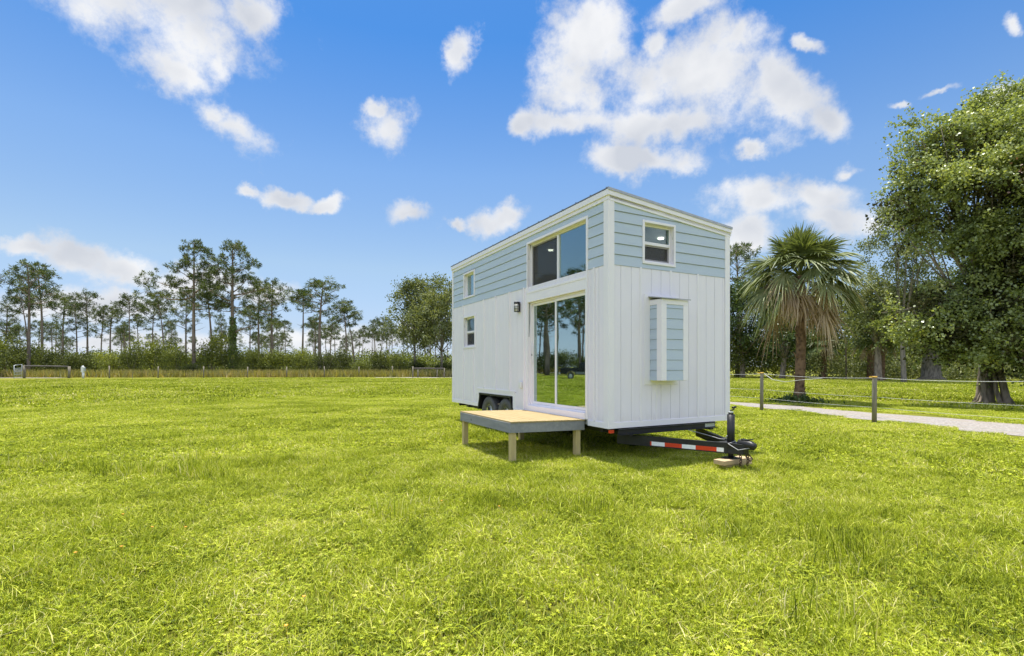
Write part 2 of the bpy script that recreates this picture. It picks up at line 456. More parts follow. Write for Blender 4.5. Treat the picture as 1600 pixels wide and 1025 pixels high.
def copy_tree(o, parent=None):
    c = o.copy()
    COL.objects.link(c)
    if parent is not None: c.parent = parent
    for ch in list(o.children): copy_tree(ch, c)
    return c

def at(px, Y, z=0.0):
    return Vector(((px - CX) / F_PX * Y, Y, z))
def hgt(py, Y):
    return EYE + (HY - py) / F_PX * Y

# ------------------------------------------------------------------ the tiny house on its trailer
HA = R(27.6)
HO = Vector((1.461, 7.51, 0))
HR = Matrix.Translation(HO) @ Matrix.Rotation(HA, 4, 'Z')
WID, LEN, ZB, ZM = 2.63, 6.55, 0.511, 3.0            # width, length, wall foot, colour change
house = empty('tiny_house', HO, HA, 'white and pale blue tiny house on a black trailer in the grass field', 'tiny house')

def ztop(x):                                          # underside of the mono-pitch roof
    return 4.04 - (4.04 - 3.80) * x / WID

LW = lambda s, z, d: (-d, s, z)                       # left wall: along, up, outwards
FW = lambda t, z, d: (t, -d, z)                       # front wall

def clip(poly, a, b, c):                              # keep a*x+b*y<=c
    res = []
    for i in range(len(poly)):
        p, q = poly[i], poly[(i + 1) % len(poly)]
        fp, fq = a * p[0] + b * p[1] - c, a * q[0] + b * q[1] - c
        if fp <= 0: res.append(p)
        if fp * fq < 0:
            t = fp / (fp - fq)
            res.append((p[0] + (q[0] - p[0]) * t, p[1] + (q[1] - p[1]) * t))
    return res

def cells(x0, x1, z0, z1, holes):
    """rectangles that cover a region minus its holes (columns first, so that boards stay whole)"""
    zs = sorted({z0, z1} | {min(max(z, z0), z1) for h in holes for z in h[2:4]})
    for a, b in zip(zs, zs[1:]):
        if b - a < 1e-4: continue
        blk = sorted((max(h[0], x0), min(h[1], x1)) for h in holes if h[2] < b - 1e-4 and h[3] > a + 1e-4 and h[1] > x0 and h[0] < x1)
        x = x0
        for p, q in blk:
            if p - x > 1e-4: yield (x, p, a, b)
            x = max(x, q)
        if x1 - x > 1e-4: yield (x, x1, a, b)

def panel(mb, W_, x0, x1, z0, z1, d0, d1, holes=(), slope=None, dtop=None):
    for (a, b, c, e) in cells(x0, x1, z0, z1, list(holes)):
        poly = [(a, c), (b, c), (b, e), (a, e)]
        if slope: poly = clip(poly, *slope)
        if len(poly) < 3: continue
        fd = (lambda z: d1 if dtop is None else d1 + (dtop - d1) * (z - z0) / (z1 - z0))
        mb.poly([W_(p[0], p[1], fd(p[1])) for p in poly], [W_(p[0], p[1], d0) for p in poly])

L_HOLES = [(0.56, 2.45, 0.66, 2.70), (0.535, 2.45, 2.91, 3.83), (5.10, 5.73, 3.20, 3.77), (5.06, 5.745, 1.95, 2.68)]
WELL = (3.085, 4.825, 0.40, 0.835)
F_HOLES = [(0.69, 1.32, 3.11, 3.725)]
FSL = ((4.04 - 3.80) / WID, 1.0, 4.04)                # x*slope + z <= 4.04
# sheathing (with the openings): gives the walls their thickness
mb = MB()
panel(mb, LW, 0.10, LEN - 0.10, ZB + .01, 4.03, -0.10, 0.0, L_HOLES + [WELL])
mb.build('wall', M['groove'], house)
mb = MB()
panel(mb, FW, 0.0, WID, ZB + .01, 4.04, -0.10, 0.0, F_HOLES, FSL)
mb.build('wall', M['groove'], house)
mb = MB()
panel(mb, lambda t, z, d: (t, LEN + d, z), 0.0, WID, ZB, 4.04, -0.10, 0.012, (), FSL)
mb.box(WID - .10, WID + 0.012, 0.10, LEN - .10, ZB, 3.80)
mb.build('wall', M['white'], house)
# white upright boards, grooves every 8 inches
mb = MB()
EDGE = 0.092
def vboards(mb, W_, x0, x1, z0, z1, holes, xs):
    xs = [x0] + [x for x in xs if x0 < x < x1] + [x1]
    for a, b in zip(xs, xs[1:]):
        panel(mb, W_, a + .0032, b - .0032, z0, z1, 0.0005, 0.011, holes)
gl = [0.226 + .2058 * i for i in range(40)]
vboards(mb, LW, EDGE, LEN - .05, ZB + .085, ZM, [(h[0] - .03, h[1] + .03, h[2] - .03, h[3] + .03) for h in L_HOLES[:1] + L_HOLES[3:]] + [(2.95, 4.90, 0, 0.93)], gl)
vboards(mb, FW, EDGE, WID - EDGE, ZB + .085, ZM, [], gl)
mb.build('board_siding', M['white'], house)
# battens, skirting trim and flat trim
def batten(*c):
    m_ = MB()
    c = list(c); c[0] -= .011 if c[1] == 0 and c[3] - c[2] < .05 else (.002 if c[1] == 0 else 0)
    m_.box(*c)
    m_.build('batten', M['trim'], house, .003)
for y in (2.607, 3.226, 3.898, 4.532, 5.148, 5.791):
    lo, hi = ZB + .09, ZM + .012
    spans = [(lo, hi)]
    if 3.08 < y < 4.83: spans = [(.955, hi)]
    if abs(y - 5.148) < .1: spans = [(lo, 1.895)]
    if abs(y - 5.791) < .1: spans = [(lo, 1.895), (2.74, hi)]
    for a, b in spans: batten(-.024, 0, y - .019, y + .019, a, b)
for a, b in ((EDGE, .50), (2.50, 3.06), (4.86, LEN - .05)): batten(-.022, 0, a, b, ZB, ZB + .09)
batten(-.026, 0, 3.0, 4.90, .915, .955)
batten(-.018, 0, 2.95, 3.085, .60, .915)
batten(-.018, 0, 4.825, 4.90, .60, .915)
batten(-.018, 0, 3.0851, 4.8249, .838, .9149)
batten(-.024, 0, .497, .536, ZB + .10, ZM + .012)
batten(-.024, 0, .310, .345, ZB + .09, ZM + .008)
batten(-.021, 0, .537, 2.50, 2.74, 2.880)
for x in (.621, 1.257, 1.875):
    if x == .621: batten(x - .019, x + .019, -.024, 0, ZB + .09, ZM + .012)
    elif x == 1.257:
        batten(x - .019, x + .019, -.024, 0, 2.60, ZM + .012)
        batten(.95 - .015, .95 + .015, -.020, 0, ZB + .09, 1.155)
    else: batten(x - .019, x + .019, -.024, 0, ZB + .09, ZM + .012)
batten(EDGE, WID - EDGE, -.022, 0, ZB, ZB + .09)
# pale blue lap siding
mb = MB()
zc = [ZM + .002 + .1655 * i for i in range(7)]
for i, z in enumerate(zc):
    zt = min(z + .1575, 4.02)
    if i == 5: zt = 3.975
    if i == 6: continue
    panel(mb, LW, EDGE, LEN - .05, z, zt, 0.0005, .020, [(h[0] - .035, h[1] + .035, h[2] - .035, h[3] + .035) for h in L_HOLES[1:3]], None, .006)
for z in zc:
    panel(mb, FW, EDGE, WID - EDGE, z, z + .1575, 0.0005, .020, [(h[0] - .035, h[1] + .035, h[2] - .035, h[3] + .035) for h in F_HOLES], (FSL[0], 1.0, 3.975), .006)
mb.build('lap_siding', M['blue'], house)
# corner boards
mb = MB()
mb.poly([(-.026, EDGE, ZB - .002), (-.026, -.026, ZB - .002), (EDGE, -.026, ZB - .002), (EDGE, 0, ZB - .002), (0, 0, ZB - .002), (0, EDGE, ZB - .002)],
        [(-.026, EDGE, 3.975), (-.026, -.026, 3.975), (EDGE, -.026, 3.967), (EDGE, 0, 3.967), (0, 0, 3.975), (0, EDGE, 3.975)])
mb.build('corner_trim', M['trim'], house, .004)
mb = MB()
mb.box(WID - EDGE, WID + .026, -.026, 0, ZB - .002, 3.74)
mb.build('corner_trim', M['trim'], house, .004)
mb = MB()
mb.box(-.026, 0, LEN - .05, LEN + .03, ZB - .002, 3.975)
mb.build('corner_trim', M['trim'], house, .004)
# frieze and fascia boards
mb = MB()
mb.box(-.030, 0, -.028, LEN + .03, 3.9751, 4.035)
f0, f1 = (0.0, 3.9671), (WID + .027, 3.726)
mb.poly([(0.0, -.030, 3.9651), (WID + .027, -.030, 3.7251), (WID + .027, -.030, 3.80), (0.0, -.030, 4.035)],
        [(0.0, 0, 3.9651), (WID + .027, 0, 3.7251), (WID + .027, 0, 3.80), (0.0, 0, 4.035)])
mb.build('frieze_board', M['trim'], house)
mb = MB()
mb.box(-.050, -.028, -.050, LEN + .05, 4.035, 4.125)
mb.poly([(-.028, -.050, 4.036), (WID + .045, -.050, 3.792), (WID + .045, -.050, 3.868), (-.028, -.050, 4.122)],
        [(-.028, -.028, 4.036), (WID + .045, -.028, 3.792), (WID + .045, -.028, 3.868), (-.028, -.028, 4.122)])
mb.build('fascia', M['trim'], house, .004)
mb = MB()
def slab(mb, x0, x1, y0, y1, dz0, dz1):
    zz = lambda x: 4.122 - (4.122 - 3.868) * (x + .03) / (WID + .09)
    mb.poly([(x0, y0, zz(x0) + dz0), (x1, y0, zz(x1) + dz0), (x1, y1, zz(x1) + dz0), (x0, y1, zz(x0) + dz0)],
            [(x0, y0, zz(x0) + dz1), (x1, y0, zz(x1) + dz1), (x1, y1, zz(x1) + dz1), (x0, y1, zz(x0) + dz1)])
slab(mb, -.056, WID + .052, -.052, LEN + .06, .006, .020)
for k in range(17):
    y = -.02 + k * .40
    slab(mb, -.054, WID + .050, y, y + .022, .0205, .034)
mb.build('roof', M['roofmetal'], house)
mb = MB()
slab(mb, -.02, WID + .05, -.03, LEN + .04, -.12, .004)
rf_under = mb.build('roof_deck', M['trim'], house)
mb = MB()
slab(mb, -.058, WID + .055, -.060, -.0525, -.014, .026)
mb.build('drip_edge', M['flash'], house)

# interior
mb = MB()
mb.box(.105, WID - .105, .105, LEN - .105, .60, .63)
mb.build('interior_floor', M['infloor'], house)
mb = MB()
mb.box(.102, .108, 2.62, LEN - .105, .96, 1.90)
mb.box(.108, WID - .108, 4.4, 4.46, .63, 3.70)
mb.box(WID - .112, WID - .106, .105, LEN - .105, .63, 3.72)
mb.box(.105, WID - .105, .1001, .106, .63, 3.05)
mb.build('interior_wall', M['inwall'], house)
mb = MB()
mb.poly([(.105, .106, 3.90), (WID - .11, .106, 3.70), (WID - .11, LEN - .11, 3.70), (.105, LEN - .11, 3.90)],
        [(.105, .106, 3.93), (WID - .11, .106, 3.73), (WID - .11, LEN - .11, 3.73), (.105, LEN - .11, 3.93)])
mb.build('ceiling', M['inwall'], house)
for (x, y) in ((.66, 2.70), (1.73, .69)):
    mb = MB()
    z = 3.90 - (x - .105) * .2 / (WID - .215) - .004
    mb.tube([(x, y, z), (x, y, z - .018)], .052, 20)
    mb.build('ceiling_lamp', M['lamp_on'], house)
# kitchen counter inside
mb = MB()
mb.box(1.95, 2.50, .3, 2.6, .631, 1.48)
mb.build('cabinet', M['trim'], house)
mb = MB()
mb.box(1.90, 2.51, .25, 2.65, 1.482, 1.52)
mb.build('counter_top', M['black'], house)

# windows
def frame_rect(mb, W_, a, b, c, e, w, d0, d1):
    for (p, q, r_, s_) in ((a, a + w, c, e), (b - w, b, c, e), (a + w, b - w, c, c + w), (a + w, b - w, e - w, e)):
        panel(mb, W_, p, q, r_, s_, d0, d1)

def window(W_, hole, kind, gmat, trim=.036):
    a, b, c, e = hole
    mb = MB()
    frame_rect(mb, W_, a - trim, b + trim, c - trim, e + trim, trim + .002, -.098, .030)
    w = mb.build('window', M['trim'], house, .003)
    mb = MB()
    frame_rect(mb, W_, a + .003, b - .003, c + .003, e - .003, .032, -.094, -.050)
    mb.build('frame', M['vinyl'], w, .002)
    def pane(x0, x1, z0, z1, d, mat=gmat, name='pane'):
        mb = MB()
        panel(mb, W_, x0, x1, z0, z1, d - .004, d)
        return mb.build(name, mat, w)
    def sash(x0, x1, z0, z1, d, wd, mat):
        mb = MB()
        frame_rect(mb, W_, x0, x1, z0, z1, wd, d - .012, d + .016)
        mb.build('sash', mat, w, .002)
    if kind == 'fixed':
        pane(a + .03, b - .03, c + .03, e - .03, -.07)
    elif kind == 'hung':
        zm = (c + e) / 2
        mb = MB()
        panel(mb, W_, a + .036, b - .036, zm - .022, zm + .026, -.085, -.040)
        mb.build('meeting_rail', M['vinyl'], w, .003)
        pane(a + .033, b - .033, zm + .02, e - .033, -.062)
        sash(a + .0355, b - .0355, c + .0355, zm - .0225, -.075, .024, M['greyvinyl'])
        pane(a + .05, b - .05, c + .05, zm - .04, -.082)
        mb = MB()
        panel(mb, W_, a + .045, b - .045, c + .045, zm - .032, -.0705, -.0698)
        mb.build('insect_screen', M['screen'], w)
    elif kind == 'slider':
        ym = (a + b) / 2 - .02
        mb = MB()
        panel(mb, W_, ym - .030, ym + .022, c + .0355, e - .0355, -.088, -.036)
        mb.build('mullion', M['vinyl'], w, .003)
        pane(a + .03, ym - .02, c + .03, e - .03, -.060)
        sash(ym + .0225, b - .0355, c + .0355, e - .0355, -.080, .022, M['greyvinyl'])
        pane(ym + .03, b - .05, c + .05, e - .05, -.086)
        mb = MB()
        panel(mb, W_, ym + .03, b - .045, c + .045, e - .045, -.0725, -.0718)
        mb.build('insect_screen', M['screen'], w)
    return w

def screen_mat():
    m, T = new_mat('insect_screen')
    tr = T.n('ShaderNodeBsdfTransparent', ins={'Color': (1, 1, 1, 1)})
    d = T.n('ShaderNodeBsdfDiffuse', ins={'Color': (0.10, 0.09, 0.09, 1)})
    out(T, T.n('ShaderNodeMixShader', ins={0: 0.42, 1: tr.outputs[0], 2: d.outputs[0]}).outputs[0])
    return m
M['screen'] = screen_mat()
window(LW, L_HOLES[1], 'slider', M['glassup'], .040)
window(LW, L_HOLES[2], 'fixed', M['glassup'])
window(LW, L_HOLES[3], 'hung', M['glass'], .042)
window(FW, F_HOLES[0], 'hung', M['glass'])

# sliding glass door
a, b, c, e = L_HOLES[0]
mb = MB()
for (p, q, r_, s_) in ((a - .022, a + .002, .61, e + .04), (b - .002, b + .048, .61, e + .04), (a + .002, b - .002, e - .002, e + .04)):
    panel(mb, LW, p, q, r_, s_, -.098, .026)
door = mb.build('sliding_door', M['trim'], house, .003)
mb = MB()
panel(mb, LW, a + .004, b - .004, .598, .705, -.098, .034)
mb.build('threshold', M['trim'], door, .004)
mb = MB()
frame_rect(mb, LW, a + .003, b - .003, .706, e - .004, .026, -.094, -.030)
mb.build('frame', M['vinyl'], door, .002)
ym = (a + b) / 2 + .02
mb = MB()
frame_rect(mb, LW, ym - .005, b - .031, .735, e - .032, .045, -.088, -.066)
sl = mb.build('sash', M['vinyl'], door, .003)
mb = MB()
panel(mb, LW, b - .075, b - .045, 1.52, 1.86, -.066, -.038)
mb.build('handle', M['vinyl'], sl, .006)
mb = MB()
panel(mb, LW, b - .068, b - .052, 1.66, 1.70, -.038, -.034)
mb.build('lock', M['black'], sl)
mb = MB()
frame_rect(mb, LW, a + .031, ym + .045, .735, e - .032, .045, -.064, -.040)
mb.build('sash', M['vinyl'], door, .003)
for (p, q, d) in ((ym + .035, b - .07, -.077), (a + .07, ym + .005, -.052)):
    mb = MB()
    panel(mb, LW, p, q, .775, e - .072, d - .004, d)
    mb.build('pane', M['glassdoor'], door)

# bump-out box on the front wall
BX0, BX1, BD, BZ0, BZ1 = .80, 1.365, .28, 1.235, 2.50
mb = MB()
frame_rect(mb, FW, BX0 - .11, BX1 + .05, 1.165, 2.60, .115, .0115, .022)
bump = mb.build('bump_out', M['trim'], house, .003)
mb = MB()
mb.box(BX0 + .012, BX1 - .012, -BD + .012, 0, BZ0 + .01, BZ1 - .04)
mb.build('core', M['bluegap'], bump)
mb = MB()
for (x0, x1, y0, y1) in ((BX0, BX0 + .105, -BD, -BD + .012), (BX1 - .105, BX1, -BD, -BD + .012)):
    mb.box(x0, x1, y0, y1, BZ0, BZ1 - .08)
mb.box(BX0, BX1, -BD, -BD + .012, BZ1 - .0799, BZ1)
mb.box(BX0, BX0 + .0119, -BD + .0121, -BD + .105, BZ0, BZ1 - .08)
mb.box(BX0, BX0 + .0119, -BD + .0121, -.012, BZ1 - .0799, BZ1)
mb.box(BX1 - .0119, BX1, -BD + .0121, -.012, BZ0, BZ1)
mb.box(BX0 + .0121, BX1 - .0121, -BD + .0125, -.012, BZ0 - .004, BZ0 + .0095)
mb.build('corner_trim', M['trim'], bump, .003)
mb = MB()
hz = (BZ1 - .08 - BZ0) / 7.35
for k in range(8):
    z0 = BZ0 + k * hz
    z1 = min(z0 + hz - .004, BZ1 - .0805)
    panel(mb, lambda t, z, d: (t, -BD + .012 - d, z), BX0 + .106, BX1 - .106, z0, z1, 0.0, .011, (), None, .002)
    panel(mb, lambda t, z, d: (BX0 + .012 - d, t, z), -BD + .106, -.024, z0, z1, 0.0, .011, (), None, .002)
mb.build('lap_siding', M['blue'], bump)
mb = MB()
mb.poly([(BX0 - .03, -BD - .03, BZ1 + .001), (BX1 + .03, -BD - .03, BZ1 + .001), (BX1 + .03, -.023, BZ1 + .05), (BX0 - .03, -.023, BZ1 + .05)],
        [(BX0 - .03, -BD - .03, BZ1 + .016), (BX1 + .03, -BD - .03, BZ1 + .016), (BX1 + .03, -.023, BZ1 + .066), (BX0 - .03, -.023, BZ1 + .066)])
mb.build('cap', M['flash'], bump)

# wall lamp, socket cover
mb = MB()
mb.box(-.045, -.022, 2.755, 2.855, 2.545, 2.75)
lamp = mb.build('wall_lamp', M['black'], house, .01)
mb = MB()
mb.tube([(-.080, 2.805, 2.56), (-.080, 2.805, 2.735)], .043, 16)
mb.build('shade', M['lampglass'], lamp)
mb = MB()
mb.tube([(-.080, 2.805, 2.705), (-.080, 2.805, 2.75)], .052, 16)
for z in (2.555, 2.61, 2.66): mb.tube([(-.080, 2.805, z - .004), (-.080, 2.805, z + .004)], .047, 16)
for k in range(5):
    an = R(90 + 45 * k)
    mb.bar((-.080 + .048 * math.cos(an), 2.805 + .048 * math.sin(an), 2.55), (-.080 + .048 * math.cos(an), 2.805 + .048 * math.sin(an), 2.74), .007, .007)
mb.build('cage', M['black'], lamp)
mb = MB()
mb.box(-.065, -.011, 2.67, 2.765, 1.02, 1.16)
mb.build('socket_cover', M['plastic'], house, .02)

# wheel wells and wheels
mb = MB()
wy0, wy1, wz = 3.09, 4.82, .833
mb.bar((-.022, wy0, .515), (-.022, wy0 + .10, wz - .012), .04, .028, (1, 0, 0))
mb.bar((-.022, wy0 + .07, wz - .012), (-.022, wy1 - .07, wz - .012), .04, .028, (1, 0, 0))
mb.bar((-.022, wy1, .515), (-.022, wy1 - .10, wz - .012), .04, .028, (1, 0, 0))
mb.box(.0, .9, wy0, wy0 + .006, .50, wz)
mb.box(.0, .9, wy1 - .006, wy1, .50, wz)
mb.box(.0, .9, wy0, wy1, wz, wz + .01)
mb.box(.70, .71, wy0, wy1, .45, wz)
mb.build('fender', M['black'], house)
def wheel(x, y, side):
    tp = [(.20, -.085), (.31, -.100), (.358, -.098), (.376, -.082), (.383, -.03), (.383, .03), (.376, .082), (.358, .098), (.31, .100), (.20, .085)]
    mb = MB()
    mb.lathe(tp, (x, y, .385), 'x', 36)
    for k in range(48):
        an = 2 * math.pi * k / 48
        p = Vector((x, y + .382 * math.cos(an), .385 + .382 * math.sin(an)))
        mb.bar(p - Vector((.075, 0, 0)), p + Vector((.075, 0, 0)), .016, .012, (0, math.cos(an), math.sin(an)))
    w = mb.build('wheel', M['rubber'], house)
    s = side
    mb = MB()
    mb.lathe([(.205, s * .088), (.212, s * .06), (.19, s * .05), (.185, -s * .06), (.17, -s * .06), (.172, s * .03), (.15, s * .045), (.10, s * .03), (.075, s * .05), (.055, s * .085), (.001, s * .09), (.001, s * .02), (.12, -s * .0), (.19, s * .02)], (x, y, .385), 'x', 32)
    mb.build('rim', M['rim'], w)
    for k in range(6):
        mb = MB()
        an = 2 * math.pi * k / 6
        mb.tube([(x + s * .03, y + .07 * math.cos(an), .385 + .07 * math.sin(an)), (x + s * .075, y + .07 * math.cos(an), .385 + .07 * math.sin(an))], .011, 8)
        mb.build('lug_nut', M['black'], w)
for y in (3.515, 4.36):
    wheel(.115, y, -1)
    wheel(WID - .13, y, 1)
# trailer chassis
mb = MB()
for x in (.42, WID - .42): mb.box(x - .04, x + .04, -.02, LEN, .37, .508)
for k in range(11):
    y = .25 + k * .6
    mb.box(.06, WID - .06, y - .03, y + .03, .43, .506)
mb.box(.05, WID - .05, .02, LEN - .02, .507, .5105)
for y in (3.515, 4.36): mb.bar((.2, y, .37), (WID - .2, y, .37), .07, .07)
mb.box(.10, .20, 5.1, 5.9, .45, .508)
mb.build('chassis', M['black'], house)
mb = MB()
mb.box(.15, 2.27, -.075, -.030, .492, .500)
mb.box(.15, 2.27, -.037, -.030, .42, .492)
mb.box(.15, 2.27, -.095, -.030, .412, .420)
mb.build('front_cross_member', M['black'], house)
mb = MB()
mb.box(2.02, 2.25, -.042, -.0375, .43, .488)
mb.build('plate', M['galv'], house)
mb = MB()
mb.box(.02, .10, -.005, .03, .44, .49)
mb.build('marker_light', M['red'], house)
# tongue
mb = MB()
CXL = 1.315
tipL, tipR = Vector((CXL - .085, -1.12, .29)), Vector((CXL + .085, -1.12, .29))
A0, B0 = Vector((.42, .30, .30)), Vector((WID - .42, .30, .30))
for p, q in ((A0, tipL), (B0, tipR)):
    mb.bar(p, q, .05, .006 + .145)
tongue = mb.build('tongue', M['black'], house)
mb = MB()
mb.poly([(CXL - .12, -1.02, .215), (CXL + .12, -1.02, .215), (CXL + .06, -1.36, .225), (CXL - .06, -1.36, .225)],
        [(CXL - .14, -1.0, .372), (CXL + .14, -1.0, .372), (CXL + .05, -1.38, .368), (CXL - .05, -1.38, .368)])
mb.build('tongue_plate', M['black'], tongue, .006)
mb = MB()
mb.tube([(CXL, -1.25, .375), (CXL, -1.36, .375), (CXL, -1.44, .37), (CXL, -1.49, .355), (CXL, -1.51, .35)], [.05, .055, .055, .048, .03], 14)
mb.box(CXL - .03, CXL + .03, -1.40, -1.30, .41, .44)
mb.bar((CXL, -1.33, .425), (CXL, -1.47, .45), .03, .015)
mb.bar((CXL, -1.34, .35), (CXL, -1.49, .35), .035, .09)
mb.build('coupler', M['black'], tongue, .004)
# reflective tape along the near beam
dirn = (tipL - A0).normalized()
nrm = Vector((dirn.y, -dirn.x, 0)).normalized()
if nrm.x > 0: nrm = -nrm
def tape(mb, y0, y1):
    pa = A0 + dirn * ((y0 - A0.y) / dirn.y)
    pb = A0 + dirn * ((y1 - A0.y) / dirn.y)
    o_ = nrm * .0265
    up = Vector((0, 0, .030))
    dz = Vector((0, 0, -.028))
    mb.poly([pa + o_ - up + dz, pb + o_ - up + dz, pb + o_ + up + dz, pa + o_ + up + dz], [pa + o_ * .96 - up + dz, pb + o_ * .96 - up + dz, pb + o_ * .96 + up + dz, pa + o_ * .96 + up + dz])
tot0, tot1 = -.165, -1.085
fr = [0, .02, .21, .45, .635, .91, 1.0]
for i in range(6):
    mb = MB()
    tape(mb, tot0 + (tot1 - tot0) * fr[i], tot0 + (tot1 - tot0) * fr[i + 1])
    mb.build('silver_tape' if i in (1, 3, 5) else 'red_tape', M['silver' if i in (1, 3, 5) else 'red'], tongue)
# jack
JX, JY = CXL, -1.115
mb = MB()
mb.tube([(JX, JY, .24), (JX, JY, .765)], .052, 18)
mb.tube([(JX, JY, .15), (JX, JY, .25)], .038, 14)
mb.tube([(JX, JY, .765), (JX, JY, .79)], .035, 14)
mb.box(JX - .10, JX + .10, JY - .09, JY + .09, .142, .152)
jack = mb.build('jack', M['black'], house)
mb = MB()
mb.tube([(JX, JY, .79), (JX, JY, .806)], .036, 14)
mb.build('collar', M['galv'], jack)
mb = MB()
mb.tube([(JX, JY, .80), (JX, JY, .825), (JX + .05, JY - .01, .835), (JX + .055, JY - .01, .862)], .010, 8)
mb.tube([(JX + .02, JY - .01, .862), (JX + .09, JY - .01, .868)], .016, 8)
mb.build('crank_handle', M['black'], jack)
# chains and wiring
mb = MB()
for x_, l in ((CXL - .06, -1.30), (CXL + .05, -1.33)):
    pts = [(x_, l, .24), (x_ + .01, l - .02, .18), (x_ - .01, l - .03, .12), (x_, l - .01, .07), (x_ + .03, l - .05, .03)]
    for p, q in zip(pts, pts[1:]):
        p, q = Vector(p), Vector(q)
        for k in range(2):
            mid = p.lerp(q, (k + .5) / 2)
            d_ = (q - p) * .32
            pr = d_.normalized().cross(Vector((1, .3, 0) if k else (.2, 1, 0))).normalized() * .014
            ring = [mid + d_ * math.cos(t) + pr * math.sin(t) for t in np.linspace(0, 2 * math.pi, 9)]
            mb.tube(ring, .006, 5, False)
mb.tube([(CXL + .02, -1.38, .24), (CXL + .05, -1.43, .17), (CXL - .02, -1.44, .15), (CXL - .05, -1.40, .20), (CXL - .02, -1.37, .23)], .008, 6)
mb.build('safety_chain', M['rust'], tongue)
mb = MB()
mb.tube([(CXL + .03, -.3, .45), (CXL + .10, -.62, .40), (CXL + .03, -.9, .385), (JX - .03, JY + .08, .40), (JX - .058, JY + .02, .46)], .006, 6)
mb.tube([(JX - .05, JY + .03, .46), (JX + .02, JY - .06, .39), (JX - .12, JY - .05, .36), (JX - .10, JY - .20, .29), (JX - .03, JY - .33, .33), (JX, JY - .40, .37)], .006, 6)
mb.build('wiring', M['cable'], tongue)

def hl(x, y, z=0.0):
    return HR @ Vector((x, y, z))

# timbers under the jack
for (name, lab, dx, dy, z0, z1, l, w, rz) in (('timber_block', 'upper tan timber plank under the black trailer jack', .01, -.02, .075, .140, .62, .19, 3),
                                              ('timber_block', 'lower dark edged timber lying in the grass below the upper plank', .06, -.03, .0, .074, .50, .14, -4)):
    t = MB()
    t.box(-l / 2, l / 2, -w / 2, 0.0 - .002, z0, z1)
    t.box(-l / 2 + .015, l / 2 - .01, .002, w / 2, z0, z1 - .003)
    o = t.build(name, M['timber'], None, .005)
    o.location = hl(JX + dx, JY + dy)
    o.rotation_euler = (0, 0, HA + R(rz))
    tag(o, lab, 'timber', 'timbers under the jack')

# the small deck
DKX, DY0, DY1 = 1.35, .57, 2.57
deck = empty('entry_deck', hl(-.02, DY0), HA, 'small pine deck with grey skirt boards in front of the sliding glass door', 'deck')
sl = R(1.3)
dk = MB()
nb = 10
bw = (DY1 - DY0) / nb
def dz(x): return .602 + math.tan(sl) * (-x)
for k in range(9):
    x0, x1 = -.012 - k * DKX / 9, -.012 - (k + 1) * DKX / 9 + .009
    dk.poly([(x0, -.01, dz(x0)), (x1, -.01, dz(x1)), (x1, DY1 - DY0 + .01, dz(x1)), (x0, DY1 - DY0 + .01, dz(x0))],
            [(x0, -.01, dz(x0) - .022), (x1, -.01, dz(x1) - .022), (x1, DY1 - DY0 + .01, dz(x1) - .022), (x0, DY1 - DY0 + .01, dz(x0) - .022)])
dk.build('platform', M['deck'], deck, .002)
LN = DY1 - DY0
def skirt(p0, p1):
    m_ = MB()
    (xa, ya), (xb, yb) = p0, p1
    t = .019
    d = Vector((xb - xa, yb - ya, 0)).normalized()
    nn = Vector((-d.y, d.x, 0)) * t
    a0, b0 = Vector((xa, ya, 0)), Vector((xb, yb, 0))
    def v_(p, h): return (p.x, p.y, dz(p.x) + h)
    m_.poly([v_(a0, -.170), v_(b0, -.170), v_(b0, -.0225), v_(a0, -.0225)], [v_(a0 + nn, -.170), v_(b0 + nn, -.170), v_(b0 + nn, -.0225), v_(a0 + nn, -.0225)])
    m_.build('skirt_board', M['skirt'], deck, .002)
skirt((-DKX - .012, LN), (-DKX - .012, 0))
skirt((-DKX + .008, 0), (-.012, 0))
skirt((-.012, .02), (-.012, LN - .02))
skirt((-.012, LN), (-DKX + .008, LN))
for (x, y) in ((-DKX + .06, .065), (-.12, .065), (-DKX + .06, LN - .065), (-.12, LN - .065)):
    m_ = MB()
    m_.box(x - .044, x + .044, y - .044, y + .044, -.03, dz(x) - .023)
    m_.build('leg', M['post'], deck, .004)

# ------------------------------------------------------------------ ground, road
ring = [(0, 0)]
GV, GF = [], []
rad = [0, 4, 8, 14, 22, 34, 50, 75, 110, 180, 400, 1200, 2600]
NS = 72
for i, r_ in enumerate(rad):
    for k in range(NS):
        an = 2 * math.pi * k / NS
        GV.append((r_ * math.cos(an), r_ * math.sin(an), -0.002 if r_ else 0))
for i in range(len(rad) - 1):
    for k in range(NS):
        GF.append((i * NS + k, (i + 1) * NS + k, (i + 1) * NS + (k + 1) % NS, i * NS + (k + 1) % NS))
tag(link('ground', mesh_np('ground', GV, GF, M['ground'])), kind='structure')

